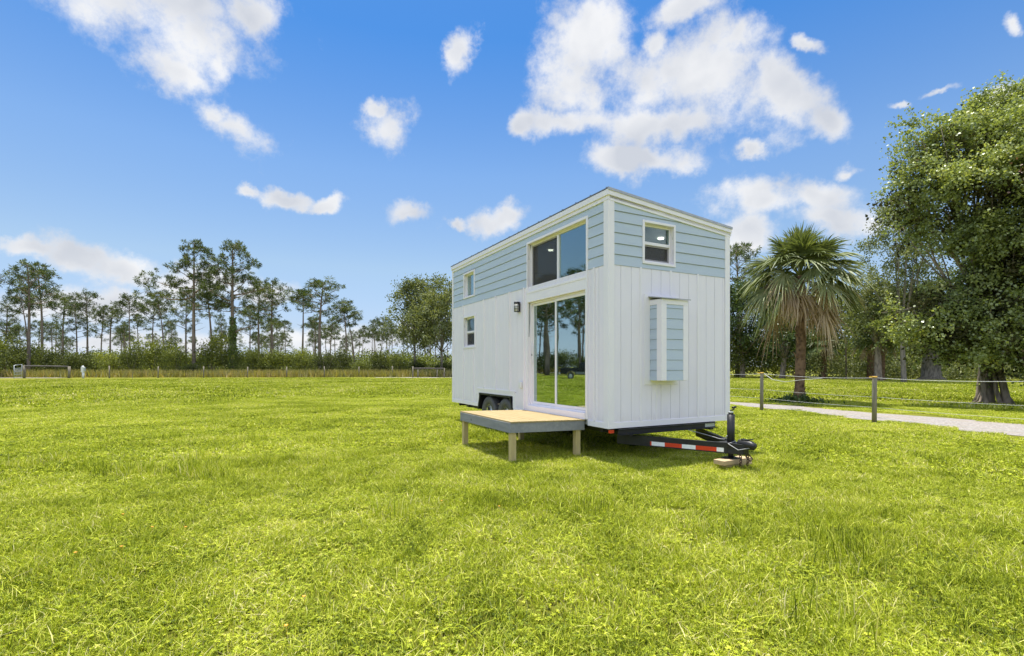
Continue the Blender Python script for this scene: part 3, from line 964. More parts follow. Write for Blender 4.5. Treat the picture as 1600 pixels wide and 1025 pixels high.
def strip(name, near, far, z=0.004, jit=.10, step=.25):
    """a sheet between two edge lines, edges slightly ragged"""
    def resample(pl, n):
        pl = np.array(pl, float)
        d = np.r_[0, np.cumsum(np.hypot(*np.diff(pl, axis=0).T))]
        t = np.linspace(0, d[-1], n)
        return np.c_[np.interp(t, d, pl[:, 0]), np.interp(t, d, pl[:, 1])]
    L_ = np.hypot(*np.diff(np.array(near, float), axis=0).T).sum()
    n = int(L_ / step)
    a, b = resample(near, n), resample(far, n)
    jn = np.convolve(rng.normal(0, jit, n + 6), np.ones(5) / 3, 'same')[:n]
    jf = np.convolve(rng.normal(0, jit, n + 6), np.ones(5) / 3, 'same')[:n]
    d = (b - a) / np.linalg.norm(b - a, axis=1)[:, None]
    a, b = a + d * jn[:, None], b + d * jf[:, None]
    V = np.zeros((n, 4, 3))
    for q, t in enumerate((0, .33, .67, 1)):
        V[:, q, :2] = a * (1 - t) + b * t
        V[:, q, 2] = z + (.02 if q in (1, 2) else 0)
    Fc = []
    for i in range(n - 1):
        for q in range(3): Fc.append((i * 4 + q, (i + 1) * 4 + q, (i + 1) * 4 + q + 1, i * 4 + q + 1))
    return tag(link(name, mesh_np(name, V.reshape(-1, 3), Fc, M['road'], smooth=True)), kind='structure')

def smooth(pl, it=2):
    pl = [tuple(map(float, p)) for p in pl]
    for _ in range(it):
        q = [pl[0]]
        for a, b in zip(pl, pl[1:]):
            q.append((a[0] * .75 + b[0] * .25, a[1] * .75 + b[1] * .25))
            q.append((a[0] * .25 + b[0] * .75, a[1] * .25 + b[1] * .75))
        q.append(pl[-1])
        pl = q
    return pl
RN = smooth([(15.5, 1.0), (12.2, 6.5), (10.65, 10.3), (9.72, 13.4), (8.85, 17.6), (7.4, 19.9), (5.2, 22.0), (2.6, 28.0), (-1.5, 45.0), (-6.0, 64.5)])
RF = smooth([(21.0, 1.0), (15.6, 7.6), (13.1, 12.1), (11.4, 15.6), (10.1, 19.0), (8.3, 21.3), (6.9, 23.4), (5.6, 28.5), (2.2, 45.0), (-1.0, 64.5)])
strip('gravel_road', RN, RF, jit=.17)
strip('far_track', [(-110, 62.5), (-58, 63.2)], [(-110, 66.2), (-58, 65.8)], jit=.12, step=.6)
strip('far_track', [(-18, 64.2), (12, 64.2)], [(-18, 68.0), (12, 68.0)], z=.009, jit=.15, step=.6)

# ------------------------------------------------------------------ right wire fence
P1, P2 = at(1190, 16.3), at(1366, 12.8)
stepv = P2 - P1
fence = empty('wire_fence', P1, 0, 'wire and white rope fence on weathered round posts along the gravel road', 'fence')
fp = [P1 + stepv * k for k in (-1, 0, 1, 2, 3)]
tops = [1.27, 1.27, 1.21, 1.24, 1.22]
for p, h in zip(fp, tops):
    m_ = MB()
    l = p - P1
    lean = random.uniform(-.015, .015)
    m_.tube([(l.x, l.y, -.05), (l.x + lean * .5, l.y, h * .5), (l.x + lean, l.y, h - .02), (l.x + lean, l.y, h)], [.055, .054, .052, .046], 14)
    po = m_.build('post', M['oldpost'], fence)
    m_ = MB()
    m_.tube([(l.x + lean, l.y, h - .035), (l.x + lean, l.y, h - .005)], [.058, .057], 12)
    m_.box(l.x - .12, l.x - .06, l.y - .02, l.y + .02, h - .04, h - .005)
    m_.build('insulator', M['yellow'], po)
for zi, (hh, rr, mm) in enumerate(((.96, .0065, 'rope'), (.55, .004, 'wire'), (.33, .004, 'wire'), (.12, .004, 'wire'))):
    m_ = MB()
    pts = []
    for a, b, ta, tb in zip(fp, fp[1:], tops, tops[1:]):
        for k in range(8):
            t = k / 8
            p = a.lerp(b, t) - P1
            z = (ta * (1 - t) + tb * t) * hh - (.05 if zi == 0 else .02) * 4 * t * (1 - t)
            pts.append((p.x + .056, p.y, z))
    m_.tube(pts, rr, 6)
    m_.build('wire', M[mm], fence)
m_ = MB()
a, b = fp[1] - P1, fp[2] - P1
pts = [(a.x + .05, a.y - .07, 1.22), (a.lerp(b, .12).x, a.lerp(b, .12).y, 1.04), (a.lerp(b, .25).x, a.lerp(b, .25).y, .98), (a.lerp(b, .42).x, a.lerp(b, .42).y, 1.06), (a.lerp(b, .6).x, a.lerp(b, .6).y, 1.12)]
m_.tube(pts, .008, 6)
m_.build('wire', M['rope'], fence)

# ------------------------------------------------------------------ far left fence, braces, gate, utility post
fl = [(171, 62.5), (247, 63.8), (318, 65), (387, 66.2), (448, 67.3), (507, 68.4), (561, 69.4), (613, 70.4), (645, 71)]
base = at(171, 62.5)
ff = empty('field_fence', base, 0, 'low wire fence with thin grey posts along the far edge of the field', 'fence')
prev = None
for k, (px, Y) in enumerate(fl):
    p = at(px, Y) - base
    m_ = MB()
    ht = 1.50 + random.uniform(-.08, .08)
    m_.tube([(p.x, p.y, -.05), (p.x + random.uniform(-.03, .03), p.y, ht)], [.075, .065], 8)
    m_.build('post', M['oldpost'], ff)
for z in (1.42, 1.05, .7, .4):
    m_ = MB()
    m_.tube([tuple(at(px, Y, z) - base) for px, Y in fl], .006, 5)
    m_.build('wire', M['oldrail'], ff)

def brace(px0, px1, Y, label, rails, posts, rr=.09):
    b0 = at(px0, Y)
    e = empty('fence_brace', b0, 0, label, 'fence brace', None)
    for (px, h, r_) in posts:
        p = at(px, Y) - b0
        m_ = MB()
        m_.tube([(p.x, 0, -.05), (p.x + .02, 0, h)], [r_, r_ * .92], 9)
        m_.build('post', M['oldpost'], e)
    for (pa, za, pb, zb, r_) in rails:
        p, q = at(pa, Y) - b0, at(pb, Y) - b0
        m_ = MB()
        m_.tube([(p.x, -.02, za), ((p.x + q.x) / 2, -.02, (za + zb) / 2 + .03), (q.x, -.02, zb)], [r_, r_ * .85, r_ * .9], 9)
        m_.build('rail', M['oldrail'], e)
brace(38, 108, 63, 'weathered timber fence brace with one long rail beside the steel gate', [(40, 1.52, 107, 1.45, .12)], [(38, 1.62, .15), (108, 1.50, .15)])
brace(646, 695, 66, 'dark timber brace with four legs at the far edge beside the house', [(647, 1.22, 694, 1.20, .10)], [(645, 1.50, .09), (653, 1.18, .09), (683, 1.16, .07), (694, 1.28, .08)])
g0 = at(22, 60)
gate = empty('steel_gate', g0, math.atan2(3, -1.85), 'tubular galvanised steel gate standing open at the far left', 'gate')
m_ = MB()
for x in (0, 3.0): m_.tube([(x, 0, .12), (x, 0, 1.62 + .05 * x)], .035, 8)
for z in (.15, .5, .85, 1.22, 1.62): m_.tube([(0, 0, z), (3.0, 0, z + .12 * z / 1.62)], .028, 8)
m_.build('frame', M['galv'], gate)
m_ = MB()
for k in range(1, 14): m_.tube([(k * .214, 0, .15), (k * .214, 0, 1.25)], .008, 5)
m_.build('mesh_infill', M['galv'], gate)
for x in (0.0,):
    m_ = MB()
    m_.tube([(x, 0, 0), (x, 0, .13)], .03, 8)
    m_.build('leg', M['galv'], gate)
u0 = at(130, 62)
ut = empty('utility_post', u0, 0, 'short white utility post with a rounded white box near the far fence', 'utility post')
m_ = MB()
m_.tube([(0, 0, 0), (0, 0, .75)], [.13, .12], 10)
m_.build('post', M['plastic'], ut)
m_ = MB()
m_.box(-.20, .12, -.14, .14, .75, 1.42)
m_.tube([(-.04, 0, 1.42), (-.04, 0, 1.52), (-.04, 0, 1.57)], [.15, .13, .05], 10)
m_.build('box', M['plastic'], ut, .03)
m_ = MB()
m_.box(.12, .26, -.10, .10, .88, 1.35)
m_.build('meter', M['galv'], ut, .02)
s0 = at(207, 56)
m_ = MB()
m_.bar((0, 0, -.05), (.03, .02, .75), .05, .05)
m_.tube([(.03, .02, .75), (.03, .02, .82)], .045, 8)
st = m_.build('marker_stake', M['oldpost'])
st.location = s0
tag(st, 'short thin dark stake standing alone in the lawn before the far fence', 'stake')

# ------------------------------------------------------------------ the pickup truck mirrored in the glass door
TX, TY = TRUCK = (-43.4, 32.2)
truck = empty('pickup_truck', (TX, TY, 0), math.atan2(-.87, -.48), 'black pickup truck with grey lower doors mirrored in the sliding glass door', 'pickup truck')
def prof(pts, w, name, mat, par=truck, bev=.03, y0=None):
    m_ = MB()
    a, b = (-w, w) if y0 is None else (y0, y0 + w)
    m_.poly([(x, a, z) for x, z in pts], [(x, b, z) for x, z in pts])
    return m_.build(name, mat, par, bev)
def arch(cx, r_=.52, zc=.45, n=8):
    return [(cx - r_ * math.cos(math.pi * k / n), zc + r_ * math.sin(math.pi * k / n)) for k in range(n + 1)]
# x forward; rear axle at x=0, front axle at x=3.6
body = [(-1.15, .62)] + [(-.52, .60)] + arch(0)[1:-1] + [(.52, .55), (3.08, .55)] + arch(3.6)[1:-1] + [(4.12, .55), (4.45, .60), (4.48, 1.05), (4.40, 1.22), (3.05, 1.34), (-1.15, 1.30)]
bd = prof(body, .96, 'body', M['carpaint'])
prof([(1.05, 1.33), (1.10, 1.86), (1.35, 1.93), (2.35, 1.90), (3.0, 1.345)], .84, 'cab', M['carpaint'])
for s in (-1, 1):
    prof([(1.2, 1.38), (1.22, 1.80), (1.72, 1.82), (1.72, 1.38)], .012, 'window', M['carglass'], truck, 0, s * .852 - .006)
    prof([(1.80, 1.38), (1.80, 1.82), (2.30, 1.80), (2.75, 1.40)], .012, 'window', M['carglass'], truck, 0, s * .852 - .006)
    prof([(.56, .58), (3.04, .58), (3.04, .86), (.56, .86)], .014, 'lower_panel', M['cargrey'], truck, 0, s * .966 - .007)
    prof([(1.05, .9), (1.05, 1.30), (1.07, 1.30), (1.07, .9)], .008, 'door_seam', M['rubber'], truck, 0, s * .964 - .004)
    for cx in (0, 3.6):
        fl_ = arch(cx, .60) + arch(cx, .52)[::-1]
        prof(fl_, .08, 'fender_flare', M['rubber'], truck, 0, s * .97 - (.0 if s > 0 else .08))
prof([(2.38, 1.895), (2.41, 1.90), (3.02, 1.36), (2.98, 1.36)], .76, 'windscreen', M['carglass'], truck, 0)
prof([(-1.28, .55), (-1.28, .75), (-1.10, .75), (-1.10, .55)], .92, 'bumper', M['rim'])
prof([(4.40, .50), (4.40, .78), (4.60, .76), (4.60, .52)], .94, 'bumper', M['rim'])
for cx in (0, 3.6):
    for s in (-1, 1):
        m_ = MB()
        m_.lathe([(.22, -.12), (.36, -.13), (.40, -.10), (.41, 0), (.40, .10), (.36, .13), (.22, .12)], (cx, s * .86, .41), 'y', 24)
        w_ = m_.build('wheel', M['rubber'], truck)
        m_ = MB()
        m_.lathe([(.235, s * .10), (.20, s * .05), (.12, s * .10), (.02, s * .12), (.02, 0), (.22, 0)], (cx, s * .86, .41), 'y', 20)
        m_.build('rim', M['rim'], w_)

# ------------------------------------------------------------------ trees: builders
def rdirs(n, g):
    v = g.normal(size=(n, 3))
    return v / np.linalg.norm(v, axis=1)[:, None]

def leaf_quads(pos, axis, length, width, g, fold=.25, nrm=None):
    """rhombic leaves: pos (n,3) base, axis (n,3) unit"""
    n = len(pos)
    rnd = rdirs(n, g) if nrm is None else nrm
    side = np.cross(axis, rnd)
    side /= np.linalg.norm(side, axis=1)[:, None] + 1e-9
    up = np.cross(side, axis)
    L_ = np.broadcast_to(np.asarray(length, float).reshape(-1, 1), (n, 1))
    Wd = np.broadcast_to(np.asarray(width, float).reshape(-1, 1), (n, 1))
    V = np.empty((n, 4, 3))
    V[:, 0] = pos
    mid = pos + axis * L_ * .5
    V[:, 1] = mid + side * Wd * .5 + up * Wd * fold
    V[:, 2] = pos + axis * L_
    V[:, 3] = mid - side * Wd * .5 + up * Wd * fold
    return V.reshape(-1, 3), np.arange(n * 4, dtype=np.int32).reshape(n, 4)

def cat_np(parts):
    Vs, Fs, Ts, o = [], [], [], 0
    for V, Fc, T in parts:
        Vs.append(V); Fs.append(Fc + o); Ts.append(T)
        o += len(V)
    return np.concatenate(Vs), np.concatenate(Fs), np.concatenate(Ts)

def limb(mb, p, q, r0, r1, g, wob=.06, n=6, k=5, up=0.0):
    p, q = Vector(p), Vector(q)
    L_ = (q - p).length
    pts, rr = [], []
    off = Vector(g.normal(0, wob * L_, 3))
    for i in range(k):
        t = i / (k - 1)
        w = 4 * t * (1 - t)
        pts.append(p.lerp(q, t) + off * w * .5 + Vector((0, 0, -up * L_ * w)))
        rr.append(r0 + (r1 - r0) * t)
    mb.tube(pts, rr, n)
    return pts

def make_pine(name, H, tr, cb, spread, g, nbr=22, tufts=5, blades=22, lean=0.0, flat=.5, blade_len=.40, bl_w=.075, tuft_r=.22, bare=3, extra=None, crook=.02):
    """slender pine: bare stem, rising branches, needle tufts at the twig ends. Returns (trunk mesh, crown mesh)"""
    mb = MB()
    la = g.uniform(0, 2 * math.pi)
    stem = []
    ph = g.uniform(0, 6)
    for i in range(12):
        t = i / 11
        wx = math.sin(t * 4 + ph) * crook * H * t * .6
        stem.append(Vector((math.cos(la) * lean * H * t * t + wx, math.sin(la) * lean * H * t * t + math.cos(t * 3.1 + ph) * crook * H * t * .6, H * .985 * t)))
    rr = [tr * (1.25 if i == 0 else 1.0) * (1 - .78 * (i / 11) ** 1.25) for i in range(12)]
    mb.tube(stem, rr, 8)
    def on(t):
        f = t * 11
        i = min(int(f), 10)
        return stem[i].lerp(stem[i + 1], f - i)
    tips = []
    az = g.uniform(0, 6)
    specs = []
    for b in range(nbr):
        t = cb + (1 - cb) * max(0.0, (b + g.uniform(-.3, .3)) / nbr) ** .85
        t = min(max(t, cb), .985)
        rel = min(1.0, max(0.0, (t - cb) / (1 - cb)))
        L_ = spread * (1 - rel ** (2.2 if flat > .4 else 1.3)) ** .6 * g.uniform(.6, 1.08) + .25
        if rel < .18: L_ *= g.uniform(.55, 1.0)
        az += 2.4 + g.uniform(-.5, .5)
        specs.append((t, az, L_, g.uniform(.10, .55) + .9 * rel * flat))
    if extra: specs += extra
    for (t, az_, L_, rise) in specs:
        p = on(t)
        d = Vector((math.cos(az_), math.sin(az_), rise)).normalized()
        r0 = max(.022, tr * .42 * L_ / spread * (1 - .3 * t))
        pts = limb(mb, p, p + d * L_, r0, .016, g, .07, 5, 6, g.uniform(-.02, .10))
        nt = max(3, int(tufts * (L_ / spread) ** 1.3 * 2.0 + .5))
        cen = pts[4]
        hr, vr = .42 * L_ + .15, .24 * L_ + .40
        for q in range(nt):
            e_ = rdirs(1, g)[0] * g.uniform(.45, 1.0)
            tip = cen + Vector((e_[0] * hr, e_[1] * hr, (abs(e_[2]) * 1.25 - .30) * vr))
            bp = min(pts[2:], key=lambda v: (v - tip).length)
            mb.tube([bp, bp.lerp(tip, .55) + Vector((0, 0, -.07 * (tip - bp).length)), tip], [.018, .014, .009], 4, False)
            tips.append(tip)
    for b in range(bare):                                # dead stubs on the bare stem
        t = g.uniform(cb * .55, cb)
        a_ = g.uniform(0, 6.28)
        p = on(t)
        limb(mb, p, p + Vector((math.cos(a_), math.sin(a_), g.uniform(-.1, .5))) * spread * g.uniform(.15, .45), .035, .01, g, .1, 4, 4)
    tips.append(stem[-1])
    tips = np.array([tuple(p) for p in tips])
    # needle tufts
    nT = len(tips)
    c = np.repeat(tips, blades, axis=0)
    d = rdirs(nT * blades, g)
    d[:, 2] = d[:, 2] * .85 + .15
    d /= np.linalg.norm(d, axis=1)[:, None]
    sc_ = np.repeat(g.uniform(.7, 1.35, nT), blades)
    c = c + d * (tuft_r * sc_ * g.uniform(.0, .75, nT * blades))[:, None]
    V, Fc = leaf_quads(c, d, blade_len * sc_ * g.uniform(.7, 1.2, nT * blades), bl_w * np.ones(nT * blades), g, .1)
    tint = np.clip(np.repeat(g.normal(.45, .18, nT), blades) + g.normal(0, .12, nT * blades), 0, 1)
    bmesh.ops.recalc_face_normals(mb.bm, faces=mb.bm.faces)
    tm = bpy.data.meshes.new('trunk')
    mb.bm.to_mesh(tm)
    mb.bm.free()
    tm.materials.append(M['pinebark'])
    return tm, mesh_np('crown', V, Fc, M['needles'], tint)

def put_pine(meshes, loc, rz, sc, label, group, name='slash_pine', cat='pine tree'):
    e = empty(name, loc, rz, label, cat, group)
    e.scale = sc if hasattr(sc, '__len__') else (sc, sc, sc)
    link('trunk', meshes[0], e)
    link('crown', meshes[1], e)
    return e

def field3(p, g, f=1.0):
    """cheap smooth 3-D noise"""
    s = np.zeros(len(p))
    for k in range(7):
        w = rdirs(1, g)[0] * f * (1 + .5 * k)
        s += np.sin(p @ w + g.uniform(0, 6.28)) / (1 + .35 * k)
    return s / 2.4

def lobe_leaves(lobes, n, size, g, gap=.0, nf=1.2, shell=.55, droop=.15, aspect=.62, clump=40, face=0.0):
    """leaves clustered on twigs throughout a set of ellipsoids (x,y,z,rx,ry,rz)"""
    lobes = np.array(lobes, float)
    wts = (lobes[:, 3] * lobes[:, 4] + lobes[:, 4] * lobes[:, 5] + lobes[:, 3] * lobes[:, 5])
    nc = int(n / clump * 1.5)
    li = g.choice(len(lobes), nc, p=wts / wts.sum())
    d = rdirs(nc, g)
    d[:, 2] = np.where((d[:, 2] < -.2) & (g.uniform(size=nc) < .45), -d[:, 2], d[:, 2])
    r_ = shell + (1.06 - shell) * g.uniform(0, 1, nc) ** .6
    c = lobes[li, :3] + d * r_[:, None] * lobes[li, 3:6]
    keep = field3(c, g, nf) > gap - .35 - .25 * g.uniform(size=nc)
    c, d = c[keep], d[keep]
    c, d = c[:int(n / clump)], d[:int(n / clump)]
    nc = len(c)
    # a spray: leaves strung out along a short twig
    tw = d * .7 + rdirs(nc, g) * .75 + np.array([0, 0, -droop])
    tw /= np.linalg.norm(tw, axis=1)[:, None]
    N = nc * clump
    t = g.uniform(0, 1, N)
    tl = np.repeat(g.uniform(2.5, 6.5, nc), clump) * size
    pos = np.repeat(c, clump, 0) + np.repeat(tw, clump, 0) * (t * tl)[:, None] + g.normal(0, size * .95, (N, 3))
    ax = np.repeat(tw, clump, 0) * .5 + rdirs(N, g) * .9
    ax[:, 2] -= .12
    ax /= np.linalg.norm(ax, axis=1)[:, None]
    ln = size * g.uniform(.65, 1.25, N)
    nrm = None
    if face:
        nrm = np.repeat(d, clump, 0) * .5 + np.array([0, 0, face]) + rdirs(N, g) * .75
    V, Fc = leaf_quads(pos, ax, ln, ln * aspect, g, .18, nrm)
    broad = field3(c, g, .45)
    ct = .45 + .20 * broad + g.normal(0, .15, nc)
    tint = np.clip(np.repeat(ct, clump) + g.normal(0, .10, N), 0, 1)
    return V, Fc, tint

def auto_lobes(H, Rr, base, g, n=16, zsq=.8):
    L_ = []
    for k in range(n):
        t = (k + .5) / n
        z = base + (H - base) * (t ** .9)
        prof_ = math.sin(min(1, .18 + t * .9) * math.pi) ** .6
        a = k * 2.4 + g.uniform(-.4, .4)
        rad_ = Rr * prof_ * g.uniform(.35, .75)
        s = Rr * g.uniform(.30, .48)
        L_.append((rad_ * math.cos(a), rad_ * math.sin(a), min(z, H - s * zsq * .9), s, s, s * zsq))
    return L_

def make_broad(H, Rr, base, tr, g, n, size, mat, barkm, lobes=None, gap=0.0, limbs=10, nf=1.0, splay=0.0, clump=30):
    lobes = lobes or auto_lobes(H, Rr, base, g)
    mb = MB()
    fork = Vector((g.normal(0, .1), g.normal(0, .1), base * .9))
    top = fork + Vector((g.normal(0, .4), g.normal(0, .4), (H - base) * .75))
    mb.tube([(0, 0, -.1), (0.02, 0, .35), (fork.x * .5, fork.y * .5, base * .5), tuple(fork), tuple(fork.lerp(top, .25)), tuple(fork.lerp(top, .55)), tuple(top)],
            [tr * (1.5 + splay), tr * 1.12, tr, tr * .85, tr * .62, tr * .36, tr * .1], 10)
    for k, l in enumerate(sorted(lobes, key=lambda q: -q[3])[:limbs]):
        q = Vector(l[:3])
        pts = limb(mb, fork, q, tr * .5, tr * .10, g, .08, 6, 6, -.05)
        for j in range(3):
            e_ = q + Vector(g.normal(0, .6, 3)) * l[3]
            limb(mb, pts[3 + j % 2], e_, tr * .18, .012, g, .08, 4, 4)
    bmesh.ops.recalc_face_normals(mb.bm, faces=mb.bm.faces)
    tm = bpy.data.meshes.new('trunk')
    mb.bm.to_mesh(tm)
    mb.bm.free()
    tm.materials.append(barkm)
    V, Fc, T = lobe_leaves(lobes, n, size, g, gap, nf, clump=clump)
    return tm, mesh_np('crown', V, Fc, mat, T)

G = lambda s: np.random.default_rng(s)
# ---- pines
PV = [make_pine('p', 15, .20, .62, 3.4, G(1), 20, 5, 27, .03, .6),
      make_pine('p', 15, .19, .68, 2.6, G(2), 17, 5, 27, .05, .55),
      make_pine('p', 15, .22, .55, 3.2, G(3), 24, 5, 26, .02, .45),
      make_pine('p', 15, .18, .72, 3.0, G(4), 16, 6, 27, .08, .75),
      make_pine('p', 15, .20, .50, 2.8, G(5), 24, 4, 26, .03, .4),
      make_pine('p', 15, .17, .74, 2.2, G(6), 14, 5, 27, .10, .7)]
# (pixel x, pixel y of the top, distance, variant, width factor, label)
PINES = [
 (66, 424, 88, 0, 1.02, 'umbrella topped pine with forking limbs, tallest at the left end of the row'),
 (44, 457, 95, 3, .95, 'leaning pine with long drooping side limbs at the left edge of the row'),
 (8, 476, 82, 4, 1.2, 'low bushy pine cut by the left edge of the photo'),
 (98, 463, 100, 1, 1.1, 'slim pine just right of the umbrella topped pine'),
 (120, 474, 96, 4, .9, 'dense dark young pine between two slim pines left of the white post'),
 (137, 458, 99, 0, 1.0, 'wide topped pine standing above the white utility post'),
 (158, 480, 108, 4, .9, 'short full pine right of the wide topped pine above the white post'),
 (172, 478, 102, 1, 1.15, 'slim forked pine above the second fence post from the left'),
 (203, 467, 100, 3, 1.0, 'straight pine with a small flat cap above open sky, left of the tallest pines'),
 (216, 492, 110, 5, 1.1, 'thin leaning pine with a wispy crown beside the flat capped pine'),
 (238, 472, 104, 1, 1.0, 'slim pine left of a taller straight one near the tallest pines'),
 (256, 462, 100, 3, 1.0, 'straight tall stemmed pine in front of the white cloud near the tallest pines'),
 (291, 466, 92, 2, 1.0, 'stout pine with a layered crown directly left of the tallest pine'),
 (331, 446, 90, 1, 1.2, 'slender pine rising between the two tallest pines'),
 (346, 492, 112, 4, .9, 'short pine behind the ivy clad pine stem'),
 (391, 484, 104, 2, .9, 'middling pine right of the ivy clad pine'),
 (404, 452, 90, 2, 1.0, 'round crowned pine overlapping the ivy clad pine on its right'),
 (425, 439, 86, 2, 1.05, 'tall dark stemmed pine above the round bush'),
 (472, 455, 94, 5, 1.2, 'thin pine with a small lopsided crown left of the broad domed pine'),
 (500, 440, 84, 0, 1.45, 'broad domed pine with a thick stem in the middle of the field edge'),
 (516, 496, 110, 4, 1.1, 'short dense pine just behind the broad domed pine'),
 (542, 470, 92, 1, 1.15, 'slim pine on the right shoulder of the broad domed pine'),
 (554, 484, 95, 5, 1.2, 'outermost slim pine right of the broad domed pine'),
 (581, 515, 124, 3, 1.1, 'small far pine first in the gap before the leafy trees'),
 (594, 515, 130, 5, 1.1, 'small far pine second in the gap before the leafy trees'),
 (607, 511, 128, 3, 1.0, 'small far pine third in the gap, nearest the leafy trees'),
]
for (px, py, Y, v_, wf, lab) in PINES:
    H = hgt(py, Y)
    s = H / 15
    put_pine(PV[v_], at(px, Y), random.uniform(0, 6.28), (s * wf, s * wf, s), lab, 'pines along the far edge of the field')
# the two tallest, each its own shape
put_pine(make_pine('p', hgt(377, 76), .30, .50, 5.0, G(21), 27, 7, 46, .01, .40, .42, .08, .24, 5, [(.60, math.pi, 7.4, .10), (.66, 3.3, 6.3, .22), (.53, 0.1, 4.2, .12)], .006), at(303, 76), 0.0, 1,
         'tallest pine with a long limb reaching left and a bare straight stem', 'pines along the far edge of the field')
pm = make_pine('p', hgt(381, 77), .34, .47, 4.9, G(33), 27, 7, 46, .015, .6, .42, .08, .24, 4, [(.33, .05, 6.0, .35), (.55, 3.0, 4.6, .15), (.62, .2, 5.6, .3)], .010)
big = put_pine(pm, at(364, 77), 0.0, 1, 'tall pine whose lower stem is wrapped in bright green ivy', 'pines along the far edge of the field')
g = G(34)
n = 2600
zz = 9.0 * g.uniform(0, 1, n) ** 1.15 + .1
aa = g.uniform(0, 6.28, n)
rr_ = .30 + .26 * g.uniform(0, 1, n) ** 2 + .08 * np.sin(zz * 2.1)
V, Fc = leaf_quads(np.c_[rr_ * np.cos(aa), rr_ * np.sin(aa), zz], rdirs(n, g), .24 * np.ones(n), .20 * np.ones(n), g)
link('ivy', mesh_np('ivy', V, Fc, M['ivy'], np.clip(g.normal(.5, .25, n), 0, 1)), big)
# thin far pines behind
g = G(50)
for k in range(62):
    px = g.uniform(-30, 708)
    Y = g.uniform(118, 205)
    top = g.uniform(497, 533)
    s = hgt(top, Y) / 15
    wf = g.uniform(.8, 1.15)
    put_pine(PV[int(g.integers(0, 6))], at(px, Y), g.uniform(0, 6.28), (s * wf, s * wf, s), 'thin distant pine in the open stand behind the bushes and the taller pines', 'distant thin pines', 'slash_pine')
# pines beyond the left edge, mirrored in the door and loft window
g = G(51)
for k, (x, y, h, v_, wf) in enumerate(((-84, 60, 21, 0, 1.3), (-80, 66, 17, 2, 1.1), (-90, 55, 22.5, 0, 1.25), (-96, 57, 17, 1, 1.2), (-88, 64, 16, 3, 1.2), (-94, 49, 19, 2, 1.2), (-77, 70, 16, 1, 1.1),
                                       (-104, 60, 18, 4, 1.1), (-72, 74, 17, 2, 1.0), (-100, 47, 20, 0, 1.2), (-99, 40, 18, 1, 1.1), (-110, 52, 17, 2, 1.2), (-70, 51, 14, 4, 1.3), (-66, 49, 16.5, 2, 1.35), (-73, 46, 15, 4, 1.3), (-63, 54, 15, 2, 1.2), (-77, 43, 16, 2, 1.3), (-75, 52, 18, 0, 1.3))):
    s = h / 15
    put_pine(PV[v_], (x, y, 0), g.uniform(0, 6.28), (s * wf, s * wf, s), 'pine seen only as a reflection in the sliding glass door', 'pines mirrored in the door')
# right side: pine top behind the palm and a bare pine stem
for (px, py, Y, v_, wf, lab) in ((1152, 384, 70, 2, .9, 'sparse dark pine rising behind the palm tree next to the house'), (1322, 470, 56, 1, .8, 'straight grey stemmed tree standing right of the palm tree')):
    s = hgt(py, Y) / 15
    put_pine(PV[v_], at(px, Y), 1.0, (s * wf * 1.1, s * wf * 1.1, s), lab, None)

# ---- shrubs along the far edge
def make_shrub(g, w, h, n, mat, size=.26):
    lob = []
    for k in range(9):
        a = g.uniform(0, 6.28)
        r_ = w * g.uniform(.0, .62)
        s = w * g.uniform(.28, .5)
        z = h * g.uniform(.25, .72) * (1 - .35 * r_ / w)
        lob.append((r_ * math.cos(a), r_ * math.sin(a), z, s, s, min(s * .9, h - z, z + .2)))
    V, Fc, T = lobe_leaves(lob, n, size, g, -.1, 1.2, .35, 0.0, .6, 16)
    V[:, 2] = np.maximum(V[:, 2], .02)
    mb = MB()
    for k in range(6):
        a = g.uniform(0, 6.28)
        limb(mb, (0.1 * math.cos(a), .1 * math.sin(a), 0), (w * .5 * math.cos(a), w * .5 * math.sin(a), h * .75), .05, .012, g, .1, 5, 5)
    bmesh.ops.recalc_face_normals(mb.bm, faces=mb.bm.faces)
    sm = bpy.data.meshes.new('stem')
    mb.bm.to_mesh(sm)
    mb.bm.free()
    sm.materials.append(M['greybark'])
    return mesh_np('foliage', V, Fc, mat, T), sm
SV = [make_shrub(G(60 + k), 3.0, 4.6, 4600, M['shrubleaf'], .21) for k in range(5)]
def shrub(px, py, Y, wpx, v_, lab, grp='bushes along the far edge of the field', name='shrub'):
    H = hgt(py, Y) * random.uniform(.72, 1.24)
    w = wpx / F_PX * Y / 6.4
    e = empty(name, at(px, Y), random.uniform(0, 6.28), lab, 'bush', grp)
    e.scale = (w, w, H / 4.5)
    link('foliage', SV[v_][0], e)
    link('stem', SV[v_][1], e)
